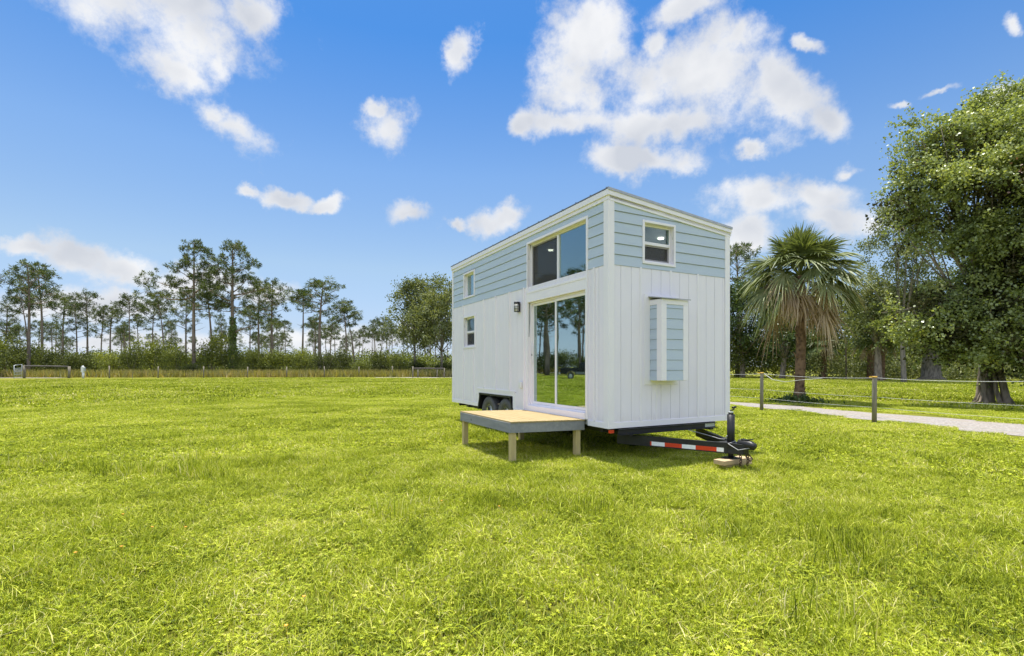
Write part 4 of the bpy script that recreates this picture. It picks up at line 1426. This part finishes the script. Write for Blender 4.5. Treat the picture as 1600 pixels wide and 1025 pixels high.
SH = [(-20, 525, 75, 90, 'bush cut by the left edge beside the open gate'), (28, 524, 77, 85, 'tall rounded bush behind the steel gate'), (78, 536, 76, 70, 'bush behind the long brace rail'),
      (110, 545, 74, 55, 'lower bush left of the white utility post'), (142, 530, 78, 70, 'bright bush right of the white utility post'), (178, 538, 75, 60, 'light green bush behind the second fence post from the left'),
      (206, 548, 74, 45, 'small bush between the second and third fence posts from the left'), (240, 529, 78, 78, 'broad light bush left of the tallest pine'), (278, 535, 75, 48, 'dark narrow bush beside the tallest pine'),
      (302, 556, 73, 42, 'low dark bush at the foot of the tallest pine'), (330, 535, 78, 70, 'bright bush between the two tallest pines'), (358, 548, 78, 50, 'bush behind the ivy clad pine'),
      (388, 548, 75, 52, 'small tree like bush right of the ivy clad pine'), (430, 533, 76, 82, 'big olive green dome shaped bush in the middle of the row'), (402, 542, 74, 40, 'grey green bush on the left flank of the dome shaped bush'),
      (476, 550, 76, 56, 'bush right of the dome shaped bush'), (508, 556, 74, 50, 'low bush under the broad domed pine'), (534, 550, 78, 54, 'bush right of the broad domed pine stem'), (562, 556, 75, 46, 'mixed green bush before the gap in the pines'),
      (592, 552, 75, 58, 'rounded dark olive bush under the small far pines'), (622, 560, 74, 44, 'low bush left of the dark timber brace'), (654, 560, 78, 60, 'bush behind the dark timber brace'), (694, 556, 76, 60, 'bush next to the far corner of the house'), (730, 552, 76, 60, None)]
for k, (px, py, Y, w, lab) in enumerate(SH):
    if lab: shrub(px, py, Y, w, k % 5, lab)
# bushes mirrored in the door
for k, (x, y, h, w) in enumerate(((-70, 66, 5, 8), (-76, 63, 4.6, 8), (-82, 58, 5, 9), (-87, 52, 4.6, 8), (-90, 45, 5, 9), (-93, 39, 4.8, 8), (-80, 69, 6, 9), (-92, 60, 6, 9))):
    e = empty('shrub', (x, y, 0), k, 'bush seen only as a reflection in the sliding glass door', 'bush', 'bushes mirrored in the door')
    e.scale = (w / 6.4, w / 6.4, h / 4.6)
    link('foliage', SV[k % 5][0], e)
    link('stem', SV[k % 5][1], e)

def leafband(name, x0, x1, y0, y1, h0, h1, n, size, mat, seed, label=None, curve=None):
    g = G(seed)
    c = n // 14
    cx, cy = g.uniform(x0, x1, c), g.uniform(y0, y1, c)
    hm = h0 + (h1 - h0) * (.5 + .5 * np.clip(field3(np.c_[cx, cy, 0 * cx], g, .35), -1, 1))
    cz = hm * g.uniform(.08, 1, c) ** .7
    N = c * 14
    pos = np.repeat(np.c_[cx, cy, cz], 14, 0) + g.normal(0, size * 1.6, (N, 3))
    pos[:, 2] = np.abs(pos[:, 2])
    ax = rdirs(N, g)
    V, Fc = leaf_quads(pos, ax, size * g.uniform(.7, 1.3, N), size * .6 * np.ones(N), g, .2)
    T = np.clip(np.repeat(g.normal(.42, .2, c), 14) + g.normal(0, .1, N), 0, 1)
    return tag(link(name, mesh_np(name, V, Fc, mat, T)), label, None, None, 'stuff')
leafband('undergrowth', -135, 24, 82, 112, 1.8, 3.8, 52000, .38, M['shrubleaf'], 70)
leafband('undergrowth', -130, 0, 120, 150, 3.0, 6.0, 26000, .5, M['shrubleaf'], 71)

# tall rough grass along the far fence
g = G(72)
n = 26000
x = g.uniform(-120, 12, n)
yb = 67.0 + np.clip((x + 50) * .06, -2, 4) + g.uniform(0, 5.5, n)
h = g.uniform(.55, 1.25, n)
a = g.uniform(0, 6.28, n)
ln = g.normal(0, .22, (n, 2))
V = np.zeros((n, 3, 3))
wd = g.uniform(.05, .11, n)
V[:, 0] = np.c_[x - wd * np.cos(a), yb - wd * np.sin(a), 0 * x]
V[:, 1] = np.c_[x + wd * np.cos(a), yb + wd * np.sin(a), 0 * x]
V[:, 2] = np.c_[x + ln[:, 0], yb + ln[:, 1], h]
tag(link('tall_grass', mesh_np('tall_grass', V.reshape(-1, 3), np.arange(n * 3).reshape(n, 3), M['reed'], np.clip(g.normal(.45, .25, n), 0, 1))), kind='stuff')

# ---- leafy trees at the house's far end
for (px, py, Y, Rr, base, seed, lab) in ((648, 446, 78, 4.4, 5.5, 80, 'airy leafy tree with a thin dark stem left of the house'), (690, 440, 74, 5.4, 4.0, 81, 'fuller leafy tree half hidden by the far end of the house'),
                                         (725, 445, 80, 5.0, 4.0, 82, None)):
    if not lab: continue
    H = hgt(py, Y)
    tm, cm = make_broad(H, Rr, base, .17, G(seed), 12000, .33, M['lightleaf'], M['greybark'], None, .05, 12, .9)
    e = empty('leafy_tree', at(px, Y), 0, lab, 'tree', None)
    link('trunk', tm, e); link('crown', cm, e)

# ---- the right side: oaks, palms, thicket
def broad(px, py, Y, wpx, base, seed, n, size, mat, lab, barkm='oakbark', gap=0.0, tr=.3, name='oak_tree', splay=0.0, grp=None):
    H = hgt(py, Y)
    Rr = wpx / 2 / F_PX * Y
    tm, cm = make_broad(H, Rr, base, tr, G(seed), n, size, M[mat], M[barkm], None, gap, 12, .9, splay)
    e = empty(name, at(px, Y), 0, lab, 'tree', grp)
    link('trunk', tm, e); link('crown', cm, e)
broad(1160, 448, 64, 95, 3.2, 90, 9000, .33, 'oakleaf', 'dark oak seen between the house and the palm trunk')
broad(1222, 492, 60, 80, 2.6, 91, 7000, .32, 'oakleaf', 'dark oak directly behind the palm trunk, on its left')
broad(1285, 462, 72, 100, 3.5, 92, 8000, .36, 'oakleaf', 'dark oak behind the palm crown on its right')
broad(1412, 308, 46, 142, 4.6, 93, 20000, .20, 'lightleaf', 'tall pale leaved tree with arching bare limbs behind the vine covered tree', 'greybark', .0, .2, 'leafy_tree')
broad(1372, 455, 50, 116, 4.0, 94, 14000, .26, 'lightleaf', 'mid height oak above the thick palm trunk near the fence post')
broad(1455, 440, 54, 120, 3.4, 96, 8000, .28, 'oakleaf', 'broad oak with a massive flared grey trunk behind the limb of vines', 'greybark', 0, .85, 'oak_tree', .5)
broad(1560, 380, 50, 150, 3.5, 97, 8000, .30, 'oakleaf', 'oak hidden behind the vine covered tree at the right edge')
leafband('undergrowth', 14, 88, 62, 78, 3.2, 6.4, 84000, .30, M['shrubleaf'], 98)
leafband('undergrowth', 34, 62, 55.5, 61, .8, 2.8, 14000, .26, M['lightleaf'], 99)

# fan palms
def fan_palm(Rp, nf, g, dead=0, pet=1.28, fan=1.02, ns=34):
    """green fronds and dead hanging fronds as two meshes, crown centre at the origin"""
    res = []
    for kind, cnt in (('g', nf), ('d', dead)):
        Vs, Fs, Ts = [], [], []
        o = 0
        for f in range(cnt):
            az = f * 2.39996 + g.uniform(-.3, .3)
            if kind == 'g':
                t = (f + .5) / cnt
                el = math.radians(86 - 106 * t ** .95) + g.uniform(-.22, .22)
                pl, fl_ = pet * g.uniform(.85, 1.1) * (.75 + .3 * t), fan * g.uniform(.85, 1.12)
                droop = .35 + .75 * t + g.uniform(-.1, .25)
            else:
                el = math.radians(g.uniform(-62, 2))
                pl, fl_ = pet * g.uniform(.45, 1.05), fan * g.uniform(.45, .95)
                droop = 1.1
            d0 = np.array([math.cos(az) * math.cos(el), math.sin(az) * math.cos(el), math.sin(el)])
            side = np.array([-math.sin(az), math.cos(az), 0.0])
            roll = g.normal(0, .45)
            up = np.cross(d0, side) * -1
            if up[2] < 0 and el < 1.2: up = -up
            side = side * math.cos(roll) + up * math.sin(roll)
            up = np.cross(d0, side)
            if up[2] < 0: up = -up
            hub = d0 * pl + np.array([0, 0, -.10 * pl * pl * droop])
            fa = d0 + np.array([0, 0, -(.30 + .45 * droop) * max(0.15, math.cos(el))])
            fa /= np.linalg.norm(fa)
            up = np.cross(fa, side)
            up /= np.linalg.norm(up)
            if up[2] < 0: up = -up
            ft = np.clip(g.normal(.45 if kind == 'g' else .5, .16), 0, 1)
            if kind == 'g' and f > cnt * .72: ft = min(1, ft + g.uniform(.05, .45))
            # petiole
            pw = .022
            ring0 = [d0 * .12 + side * pw, d0 * .12 - side * pw]
            mid = d0 * pl * .55 + np.array([0, 0, -.03 * pl * droop])
            pv = [ring0[0], ring0[1], mid - side * pw, mid + side * pw, hub - side * pw * .8, hub + side * pw * .8]
            Vs += pv
            Fs += [(o, o + 1, o + 2, o + 3), (o + 3, o + 2, o + 4, o + 5)]
            Ts += [ft, ft]
            o += 6
            for s in range(ns):
                th = math.radians(-118 + 236 * (s + .5) / ns)
                dr = fa * math.cos(th) + side * math.sin(th)
                ln = fl_ * (.66 + .34 * math.cos(th * .7)) * g.uniform(.9, 1.06)
                pr = np.cross(dr, up)
                pr /= np.linalg.norm(pr) + 1e-9
                vee = up * .16 * abs(math.sin(th)) * (1 if kind == 'g' else .3)
                st_ = hub + d0 * .10 * math.cos(th)
                wid = np.array([.006, .033, .017, .003]) * (1 if kind == 'g' else .8)
                cur = []
                jit = g.normal(0, .05 if kind == 'g' else .13, 3)
                for q, tt in enumerate((0, .42, .75, 1.0)):
                    p = st_ + dr * ln * tt + vee * ln * tt + np.array([0, 0, -1.0]) * droop * ln * (tt ** 2.3) * (.42 if kind == 'g' else .75) + jit * tt * ln
                    tw_ = (pr * math.cos(.5) + up * math.sin(.5) * (1 if s % 2 else -1))
                    cur.append((p + tw_ * wid[q], p - tw_ * wid[q]))
                for c_ in cur: Vs += [c_[0], c_[1]]
                for q in range(3):
                    a_ = o + q * 2
                    Fs.append((a_, a_ + 1, a_ + 3, a_ + 2))
                    Ts.append(np.clip(ft + g.normal(0, .06) + (.12 if q == 2 else 0), 0, 1))
                o += 8
        res.append((np.array(Vs), np.array(Fs), np.array(Ts)) if cnt else None)
    return res

def palm(loc, H, tr, seed, nf, dead, lab, sc=1.0, dark=False, boots=True):
    g = G(seed)
    e = empty('cabbage_palm', loc, 0, lab, 'palm tree', None)
    mb = MB()
    n = 26
    pts, rr = [], []
    for i in range(n):
        t = i / (n - 1)
        pts.append((.05 * math.sin(t * 3) * H / 4, .03 * math.cos(t * 4), -.05 + (H + .1) * t))
        rr.append(tr * (1.35 - .35 * min(1, t * 9)) * (1 + g.normal(0, .035)) * (1.0 if t < .9 else .92))
    mb.tube(pts, rr, 16)
    for k in range(70 if boots else 10):                  # old leaf bases: rough chips up the trunk
        t = g.uniform(.02, 1.0)
        a = g.uniform(0, 6.28)
        p = Vector((tr * .97 * math.cos(a), tr * .97 * math.sin(a), H * t))
        q = p + Vector((math.cos(a) * .05, math.sin(a) * .05, g.uniform(.06, .16)))
        mb.bar(p, q, g.uniform(.05, .10), .02, (math.cos(a), math.sin(a), .3))
    mb.build('trunk', M['palmbark'], e)
    gr, dd = fan_palm(2.4, nf, g, dead)
    V, Fc, T = gr
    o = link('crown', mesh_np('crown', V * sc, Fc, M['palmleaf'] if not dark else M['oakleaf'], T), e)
    o.location = (pts[-1][0], pts[-1][1], H)
    if dd:
        V, Fc, T = dd
        o = link('dead_fronds', mesh_np('dead_fronds', V * sc, Fc, M['palmdead'], T), e)
        o.location = (pts[-1][0], pts[-1][1], H - .18)
    return e
palm(at(1249, 20.4), 5.12, .185, 110, 62, 22, 'big cabbage palm with a skirt of dead brown fronds standing by the gravel road', 1.12)
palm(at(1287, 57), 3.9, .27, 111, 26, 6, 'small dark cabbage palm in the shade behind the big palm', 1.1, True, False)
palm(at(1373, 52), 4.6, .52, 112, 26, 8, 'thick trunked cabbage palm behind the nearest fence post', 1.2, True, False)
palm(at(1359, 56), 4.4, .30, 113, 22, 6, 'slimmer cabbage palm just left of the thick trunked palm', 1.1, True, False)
# weeds at the palm foot
g = G(115)
n = 700
a = g.uniform(0, 6.28, n); r_ = np.abs(g.normal(0, .45, n)) + .2
V, Fc = leaf_quads(np.c_[r_ * np.cos(a) - .25, r_ * np.sin(a) - .3, g.uniform(0, .38, n) * np.exp(-r_)], rdirs(n, g), .13 * np.ones(n), .08 * np.ones(n), g)
w_ = link('ground_cover', mesh_np('ground_cover', V, Fc, M['oakleaf'], np.clip(g.normal(.6, .25, n), 0, 1)))
w_.location = at(1249, 20.4)
tag(w_, kind='stuff')

# ---- the great vine covered tree at the right edge
VY = 19.0
def vl(px, py, rp, dy=0.0, sq=1.0):
    k = VY / F_PX
    return ((px - CX) * k, VY + dy, EYE + (HY - py) * k, rp * k, rp * k * 1.05, rp * k * sq)
LB = [vl(1462, 238, 46, .5), vl(1448, 292, 50, .2), vl(1440, 345, 34, .6), vl(1510, 250, 56, -.4), vl(1500, 325, 66, -.7), vl(1560, 212, 50, .2), vl(1590, 192, 40, .8), vl(1575, 262, 70, -1.0), vl(1560, 335, 78, -1.4),
      vl(1528, 392, 52, -.5), vl(1570, 410, 72, -1.7), vl(1632, 195, 78, 1.0), vl(1650, 270, 100, -1.0), vl(1650, 390, 100, -2.0), vl(1612, 158, 40, 1.6), vl(1700, 480, 90, -1.5),
      vl(1395, 505, 26, -.4), vl(1430, 490, 38, -.6), vl(1470, 485, 36, -.2), vl(1450, 520, 36, -.6), vl(1490, 515, 48, -.9), vl(1535, 470, 56, -1.2), vl(1545, 525, 42, -1.4), vl(1600, 470, 64, -2.0), vl(1595, 535, 46, -1.8), vl(1640, 560, 52, -2.0), vl(1602, 585, 26, -2.2), vl(1625, 610, 26, -2.4), vl(1510, 540, 36, -1.4), vl(1560, 552, 30, -1.6), vl(1472, 535, 34, -1.0), vl(1585, 600, 20, -2.2), vl(1540, 575, 16, -1.6), vl(1612, 640, 18, -2.4), vl(1610, 583, 38, -2.4), vl(1616, 622, 30, -2.6), vl(1590, 566, 26, -2.2), vl(1540, 425, 56, -1.0), vl(1438, 215, 26, .3), vl(1408, 300, 12, .3)]
gv = G(120)
tb = at(1546, VY)
loc_l = [(l[0] - tb.x, l[1] - tb.y, *l[2:]) for l in LB]
sub = []
for l in loc_l:
    m_ = int(6 + l[3] * 7)
    for d in rdirs(m_, gv):
        if d[1] > .55: continue
        s = l[3] * gv.uniform(.24, .46)
        sub.append((l[0] + d[0] * l[3] * .84, l[1] + d[1] * l[4] * .84, l[2] + d[2] * l[5] * .84 + .05, s * 1.1, s * 1.1, s * .75))
parts = [lobe_leaves(sub, 190000, .102, gv, -.2, 2.0, .66, .55, .8, 34, .5)]
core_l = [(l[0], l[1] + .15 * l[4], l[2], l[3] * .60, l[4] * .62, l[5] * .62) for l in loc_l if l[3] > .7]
core = lobe_leaves(core_l, 42000, .15, gv, -.6, 1.3, .35, .4, .6, 30)  # dark vine core: interior shade put into leaf colour, also blocks the sky
# loose sprays that stick out of the outline
sp = []
for (px, py, dx, dz_) in ((1418, 190, -1, .15), (1428, 186, -.7, .5), (1470, 184, .8, .35), (1398, 304, -1, -.6), (1408, 270, -1, .1), (1530, 196, -.6, .8), (1556, 182, -.8, .5), (1580, 135, -1, .4), (1375, 500, -1, -.3), (1370, 503, -1, -.1), (1395, 480, -1, .3),
                          (1418, 232, -1, .2), (1412, 345, -1, -.2), (1500, 200, .2, 1), (1480, 560, -.3, -1), (1550, 575, -.4, -1), (1440, 555, -.6, -1), (1385, 525, -1, -.5)):
    p = Vector(vl(px, py, 1)[:3]) - tb
    for q in range(3):
        d = Vector((dx + gv.normal(0, .25), gv.normal(0, .35), dz_ + gv.normal(0, .25))).normalized()
        m_ = 26
        t = np.linspace(0, 1, m_)
        L_ = gv.uniform(.4, 1.1)
        pos = np.array(p)[None] + np.outer(t * L_, np.array(d)) + np.c_[0 * t, 0 * t, -.18 * t * t] + gv.normal(0, .035, (m_, 3)) - np.array(d)[None] * .3
        V, Fc = leaf_quads(pos, rdirs(m_, gv), .10 * np.ones(m_), .075 * np.ones(m_), gv)
        sp.append((V, Fc, np.clip(gv.normal(.5, .15, m_), 0, 1)))
V, Fc, T = cat_np(parts + sp)
vt = empty('vine_covered_tree', tb, 0, 'huge tree smothered in climbing vines at the right edge of the photo', 'tree', None)
link('crown', mesh_np('crown', V, Fc, M['vineleaf'], T), vt)
link('shade_core_vines', mesh_np('shade_core_vines', core[0], core[1], leafmat('dead_vine_shade_core', [(0, (.035, .036, .015)), (.6, (.075, .075, .03)), (1, (.14, .11, .065))], .1, .6, .0, objvar=0), core[2]), vt)  # dead vines coloured dark to stand for the shaded crown interior
# a reddish patch of dying leaves
g = G(121)
n = 260
c = Vector(vl(1530, 305, 1, -2.4)[:3]) - tb
V, Fc = leaf_quads(np.array(c)[None] + g.normal(0, 1, (n, 3)) * np.array([.42, .15, .25]), rdirs(n, g), .11 * np.ones(n), .07 * np.ones(n), g)
link('dry_leaves', mesh_np('dry_leaves', V, Fc, leafmat('reddish_dry_leaves', [(0, (.12, .05, .03)), (1, (.30, .14, .08))], .2, objvar=0), np.clip(g.normal(.5, .25, n), 0, 1)), vt)
mb = MB()
g = G(122)
# several stems that splay at the foot
for (x0, x1, z1, r0, r1, dy) in ((-.36, -.44, 2.1, .085, .06, -.2), (.38, .10, 2.6, .13, .12, -.25), (.0, .05, 3.6, .17, .16, .1), (.14, .42, 3.0, .13, .12, .15), (-.15, -.12, 2.8, .12, .11, .25)):
    mb.tube([(x0 * 1.15, dy * 1.3, -.05), (x0, dy, .30), (x0 + (x1 - x0) * .45, dy * .7, z1 * .45), (x1, dy * .5, z1)], [r0 * 1.6, r0, r0 * .85, r1], 10)
for k in range(9):
    a = g.uniform(0, 6.28)
    mb.tube([(.72 * math.cos(a), .6 * math.sin(a), -.02), (.36 * math.cos(a), .32 * math.sin(a), .12), (.22 * math.cos(a), .2 * math.sin(a), .55), (.13 * math.cos(a), .13 * math.sin(a), 1.5)], [.02, .045, .055, .045], 8)
for l in loc_l:
    fork = Vector((.05, .1, g.uniform(2.4, 4.2)))
    pts = limb(mb, fork, l[:3], .09, .02, g, .10, 7, 7, -.05)
    for j in range(4):
        e_ = Vector(l[:3]) + Vector(g.normal(0, .55, 3)) * l[3]
        limb(mb, pts[3 + j % 3], e_, .028, .008, g, .1, 5, 4)
mb.build('trunk', M['oakbark'], vt)

# ------------------------------------------------------------------ grass (stuff): clumps set out over the lawn by geometry nodes
def grass_patch(name, size, n, hmin, hmax, wmin, wmax, g, weeds=0, wl=.03, lean=.5, long=0):
    x = g.uniform(-size / 2, size / 2, n); y = g.uniform(-size / 2, size / 2, n)
    h = g.uniform(hmin, hmax, n) * (1 + .35 * field3(np.c_[x, y, 0 * x], g, 9 / size * .5))
    h = np.maximum(h, hmin * .5)
    a = g.uniform(0, 6.28, n)
    w = g.uniform(wmin, wmax, n)
    if long:
        h[:long] = g.uniform(.08, .15, long); w[:long] = g.uniform(.005, .009, long)
    la = g.uniform(0, 6.28, n)
    le = np.abs(g.normal(0, lean, n)) * h
    if long: le[:long] = h[:long] * g.uniform(.6, 1.6, long); h[:long] *= .6
    sx, sy = np.cos(a) * w / 2, np.sin(a) * w / 2
    V = np.zeros((n, 5, 3))
    V[:, 0] = np.c_[x - sx, y - sy, 0 * x]; V[:, 1] = np.c_[x + sx, y + sy, 0 * x]
    mx, my = x + np.cos(la) * le * .35, y + np.sin(la) * le * .35
    V[:, 2] = np.c_[mx - sx * .8, my - sy * .8, h * .6]; V[:, 3] = np.c_[mx + sx * .8, my + sy * .8, h * .6]
    V[:, 4] = np.c_[x + np.cos(la) * le, y + np.sin(la) * le, h]
    b = np.arange(n)[:, None] * 5
    Fc = np.concatenate([b + np.array([[0, 1, 3]]), b + np.array([[0, 3, 2]]), b + np.array([[2, 3, 4]])], 1).reshape(-1, 3)
    tb_ = np.clip(.44 + g.normal(0, .24, n) + .1 * field3(np.c_[x, y, 0 * x], g, 12 / size * .5), 0, .88)
    dry = g.uniform(size=n) < .12
    tb_[dry] = g.uniform(.88, 1, dry.sum())
    T = np.repeat(tb_, 3)
    V = V.reshape(-1, 3)
    if weeds:
        k = 6
        cx, cy = g.uniform(-size / 2, size / 2, weeds), g.uniform(-size / 2, size / 2, weeds)
        m_ = weeds * k
        an = np.tile(np.arange(k) * 6.28 / k, weeds) + np.repeat(g.uniform(0, 6, weeds), k)
        el = g.uniform(.05, .8, m_)
        ax = np.c_[np.cos(an) * np.cos(el), np.sin(an) * np.cos(el), np.sin(el)]
        hz = np.repeat(g.uniform(.005, .45, weeds) * hmax, k)
        l_ = wl * np.repeat(g.uniform(.6, 1.3, weeds), k)
        side = np.c_[-np.sin(an), np.cos(an), 0 * an]
        p0 = np.c_[np.repeat(cx, k), np.repeat(cy, k), hz]
        W_ = np.zeros((m_, 4, 3))
        W_[:, 0] = p0
        mid = p0 + ax * (l_ * .55)[:, None]
        W_[:, 1] = mid + side * (l_ * .24)[:, None] + np.array([0, 0, .003])
        W_[:, 2] = p0 + ax * l_[:, None] - np.array([0, 0, 1.0]) * (l_ * .15)[:, None]
        W_[:, 3] = mid - side * (l_ * .24)[:, None] + np.array([0, 0, .003])
        bb = np.arange(m_)[:, None] * 4 + len(V)
        F2 = np.concatenate([bb + np.array([[0, 1, 2]]), bb + np.array([[0, 2, 3]])], 1).reshape(-1, 3)
        wt = np.clip(np.repeat(g.normal(.38, .20, weeds), k) + g.normal(0, .08, m_), 0, .95)
        V = np.concatenate([V, W_.reshape(-1, 3)]); Fc = np.concatenate([Fc, F2]); T = np.concatenate([T, np.repeat(wt, 2)])
    return mesh_np(name, V, Fc, M['grass'], T)

def scatter(name, meshes, pts, rot, scl, idx):
    protos = bpy.data.collections.new(name + '_clumps')
    for i, me in enumerate(meshes):
        protos.objects.link(bpy.data.objects.new('%s_clump_%02d' % (name, i), me))
    me = bpy.data.meshes.new(name)
    me.vertices.add(len(pts))
    me.vertices.foreach_set('co', np.ascontiguousarray(pts, np.float32).ravel())
    for nm, ty, dat in (('rot', 'FLOAT', rot), ('hs', 'FLOAT', scl), ('idx', 'INT', idx)):
        at_ = me.attributes.new(nm, ty, 'POINT')
        at_.data.foreach_set('value', np.ascontiguousarray(dat, np.int32 if ty == 'INT' else np.float32))
    o = link(name, me)
    ng = bpy.data.node_groups.new(name + '_nodes', 'GeometryNodeTree')
    ng.interface.new_socket('Geometry', in_out='INPUT', socket_type='NodeSocketGeometry')
    ng.interface.new_socket('Geometry', in_out='OUTPUT', socket_type='NodeSocketGeometry')
    N, Lk = ng.nodes, ng.links
    gi, go = N.new('NodeGroupInput'), N.new('NodeGroupOutput')
    ci = N.new('GeometryNodeCollectionInfo')
    ci.inputs['Collection'].default_value = protos
    ci.inputs['Separate Children'].default_value = True
    ci.inputs['Reset Children'].default_value = True
    ip = N.new('GeometryNodeInstanceOnPoints')
    ip.inputs['Pick Instance'].default_value = True
    def named(nm, ty):
        a_ = N.new('GeometryNodeInputNamedAttribute')
        a_.data_type = ty
        a_.inputs['Name'].default_value = nm
        return [s for s in a_.outputs if s.enabled and s.name == 'Attribute'][0]
    cr, cs = N.new('ShaderNodeCombineXYZ'), N.new('ShaderNodeCombineXYZ')
    cs.inputs[0].default_value = cs.inputs[1].default_value = 1.0
    Lk.new(named('rot', 'FLOAT'), cr.inputs[2])
    Lk.new(named('hs', 'FLOAT'), cs.inputs[2])
    er = N.new('FunctionNodeEulerToRotation')
    Lk.new(cr.outputs[0], er.inputs[0])
    Lk.new(gi.outputs[0], ip.inputs['Points'])
    Lk.new(ci.outputs[0], ip.inputs['Instance'])
    Lk.new(named('idx', 'INT'), ip.inputs['Instance Index'])
    Lk.new(er.outputs[0], ip.inputs['Rotation'])
    Lk.new(cs.outputs[0], ip.inputs['Scale'])
    Lk.new(ip.outputs[0], go.inputs[0])
    md = o.modifiers.new('scatter', 'NODES')
    md.node_group = ng
    return tag(o, kind='stuff')

ROADP = np.array(RN + RF[::-1])
def inside(poly, x, y):
    r = np.zeros(len(x), bool)
    j = len(poly) - 1
    for i in range(len(poly)):
        xi, yi = poly[i]; xj, yj = poly[j]
        c = ((yi > y) != (yj > y)) & (x < (xj - xi) * (y - yi) / (yj - yi + 1e-12) + xi)
        r ^= c
        j = i
    return r

def lawn_points(r0, r1, step, g, keep=1.0, xlim=1.25, behind=True):
    xs = np.arange(-r1, r1, step)
    ys = np.arange(-3.0 if behind else 0, r1, step)
    x, y = [q.ravel() for q in np.meshgrid(xs, ys)]
    x = x + g.uniform(-.2, .2, len(x)) * step; y = y + g.uniform(-.45, .45, len(x)) * step
    d = np.hypot(x, np.maximum(y, 0))
    ok = (np.maximum(d, np.abs(y)) >= r0) & (d < r1) & (np.abs(x) < xlim * np.maximum(y, 0) + 4.5) & (g.uniform(size=len(x)) < keep)
    pad = step * .30
    ok &= ~inside(ROADP, x, y) & ~inside(ROADP, x - pad, y) & ~inside(ROADP, x + pad, y)
    return x[ok], y[ok]

g = G(200)
near = [grass_patch('near', .5, 1350, .022, .068, .003, .006, G(201 + k), 190 if k % 3 else 280, .019 if k % 2 else .015, .75, (0, 14, 45)[k % 3]) for k in range(8)]
x, y = lawn_points(0, 9, .34, g)
hs = .90 + .32 * field3(np.c_[x, y, 0 * x], G(5), 1.3) + g.uniform(-.2, .2, len(x))
scatter('grass', near, np.c_[x, y, 0 * x], g.uniform(0, 6.28, len(x)), np.clip(hs, .5, 1.5), g.integers(0, 8, len(x)))
mid = [grass_patch('mid', 1.2, 2200, .03, .08, .006, .012, G(221 + k), 420, .034, .7) for k in range(6)]
x, y = lawn_points(8.6, 26, .85, g)
hs = .85 + .30 * field3(np.c_[x, y, 0 * x], G(6), .8)
hs = np.where((x > 9) & (x > 14 - .2 * y), hs * .6, hs)
scatter('grass', mid, np.c_[x, y, 0 * x], g.uniform(0, 6.28, len(x)), np.clip(hs, .4, 1.5), g.integers(0, 6, len(x)))
far = [grass_patch('far', 4.0, 2600, .04, .11, .03, .06, G(241 + k), 0, .05, .6) for k in range(4)]
x, y = lawn_points(25, 72, 2.8, g)
ok = (y < 60.5 + np.clip((x + 55) * .05, -2, 5))
x, y = x[ok], y[ok]
scatter('grass', far, np.c_[x, y, 0 * x], g.uniform(0, 6.28, len(x)), g.uniform(.6, 1.1, len(x)), g.integers(0, 4, len(x)))
# taller tufts
tuft = [grass_patch('tuft', .42, 110, .09, .20, .004, .008, G(261 + k), 0, .03, .45) for k in range(3)]
tp = []
for (px, py, k) in ((20, 735, 7), (55, 725, 4), (160, 742, 7), (205, 735, 6), (290, 738, 8), (330, 735, 7), (120, 715, 4), (270, 690, 5), (350, 715, 4), (400, 690, 4), (640, 700, 4), (500, 690, 5), (1320, 860, 6), (1350, 868, 5), (1300, 850, 4), (890, 800, 4), (640, 790, 3), (1585, 820, 4), (1220, 985, 3), (930, 705, 3)):
    Y = EYE * F_PX / (py - HY)
    for q in range(k):
        p = at(px, Y)
        tp.append((p.x + g.normal(0, .35), p.y + g.normal(0, .22), 0))
tp = np.array(tp)[::2]
scatter('tall_grass_tufts', tuft, tp, g.uniform(0, 6.28, len(tp)), g.uniform(.6, 1.2, len(tp)), g.integers(0, 3, len(tp)))
# small yellow flowers here and there
fl_ = []
for (px, py) in ((192, 815), (238, 836), (290, 836), (190, 868), (118, 878), (690, 793), (780, 802), (475, 950), (447, 998)):
    Y = EYE * F_PX / (py - HY)
    fl_.append(at(px, Y, .07))
for p in fl_:
    mb = MB()
    mb.tube([(0, 0, -.07), (.004, .003, -.02), (0, 0, 0)], .0015, 5)
    for k in range(9):
        a = k * 6.283 / 9
        d = Vector((math.cos(a), math.sin(a), .25))
        s_ = Vector((-math.sin(a), math.cos(a), 0)) * .0045
        mb.poly([d * .003 - s_ * .5, d * .014 - s_, d * .019, d * .014 + s_, d * .003 + s_ * .5], [q - Vector((0, 0, .0012)) for q in (d * .003 - s_ * .5, d * .014 - s_, d * .019, d * .014 + s_, d * .003 + s_ * .5)])
    o = mb.build('yellow_flower', M['flower'])
    o.location = p
    o.scale = (.65, .65, .9)
    tag(o, 'small yellow flower in the near grass', 'flower', 'small yellow flowers in the lawn')
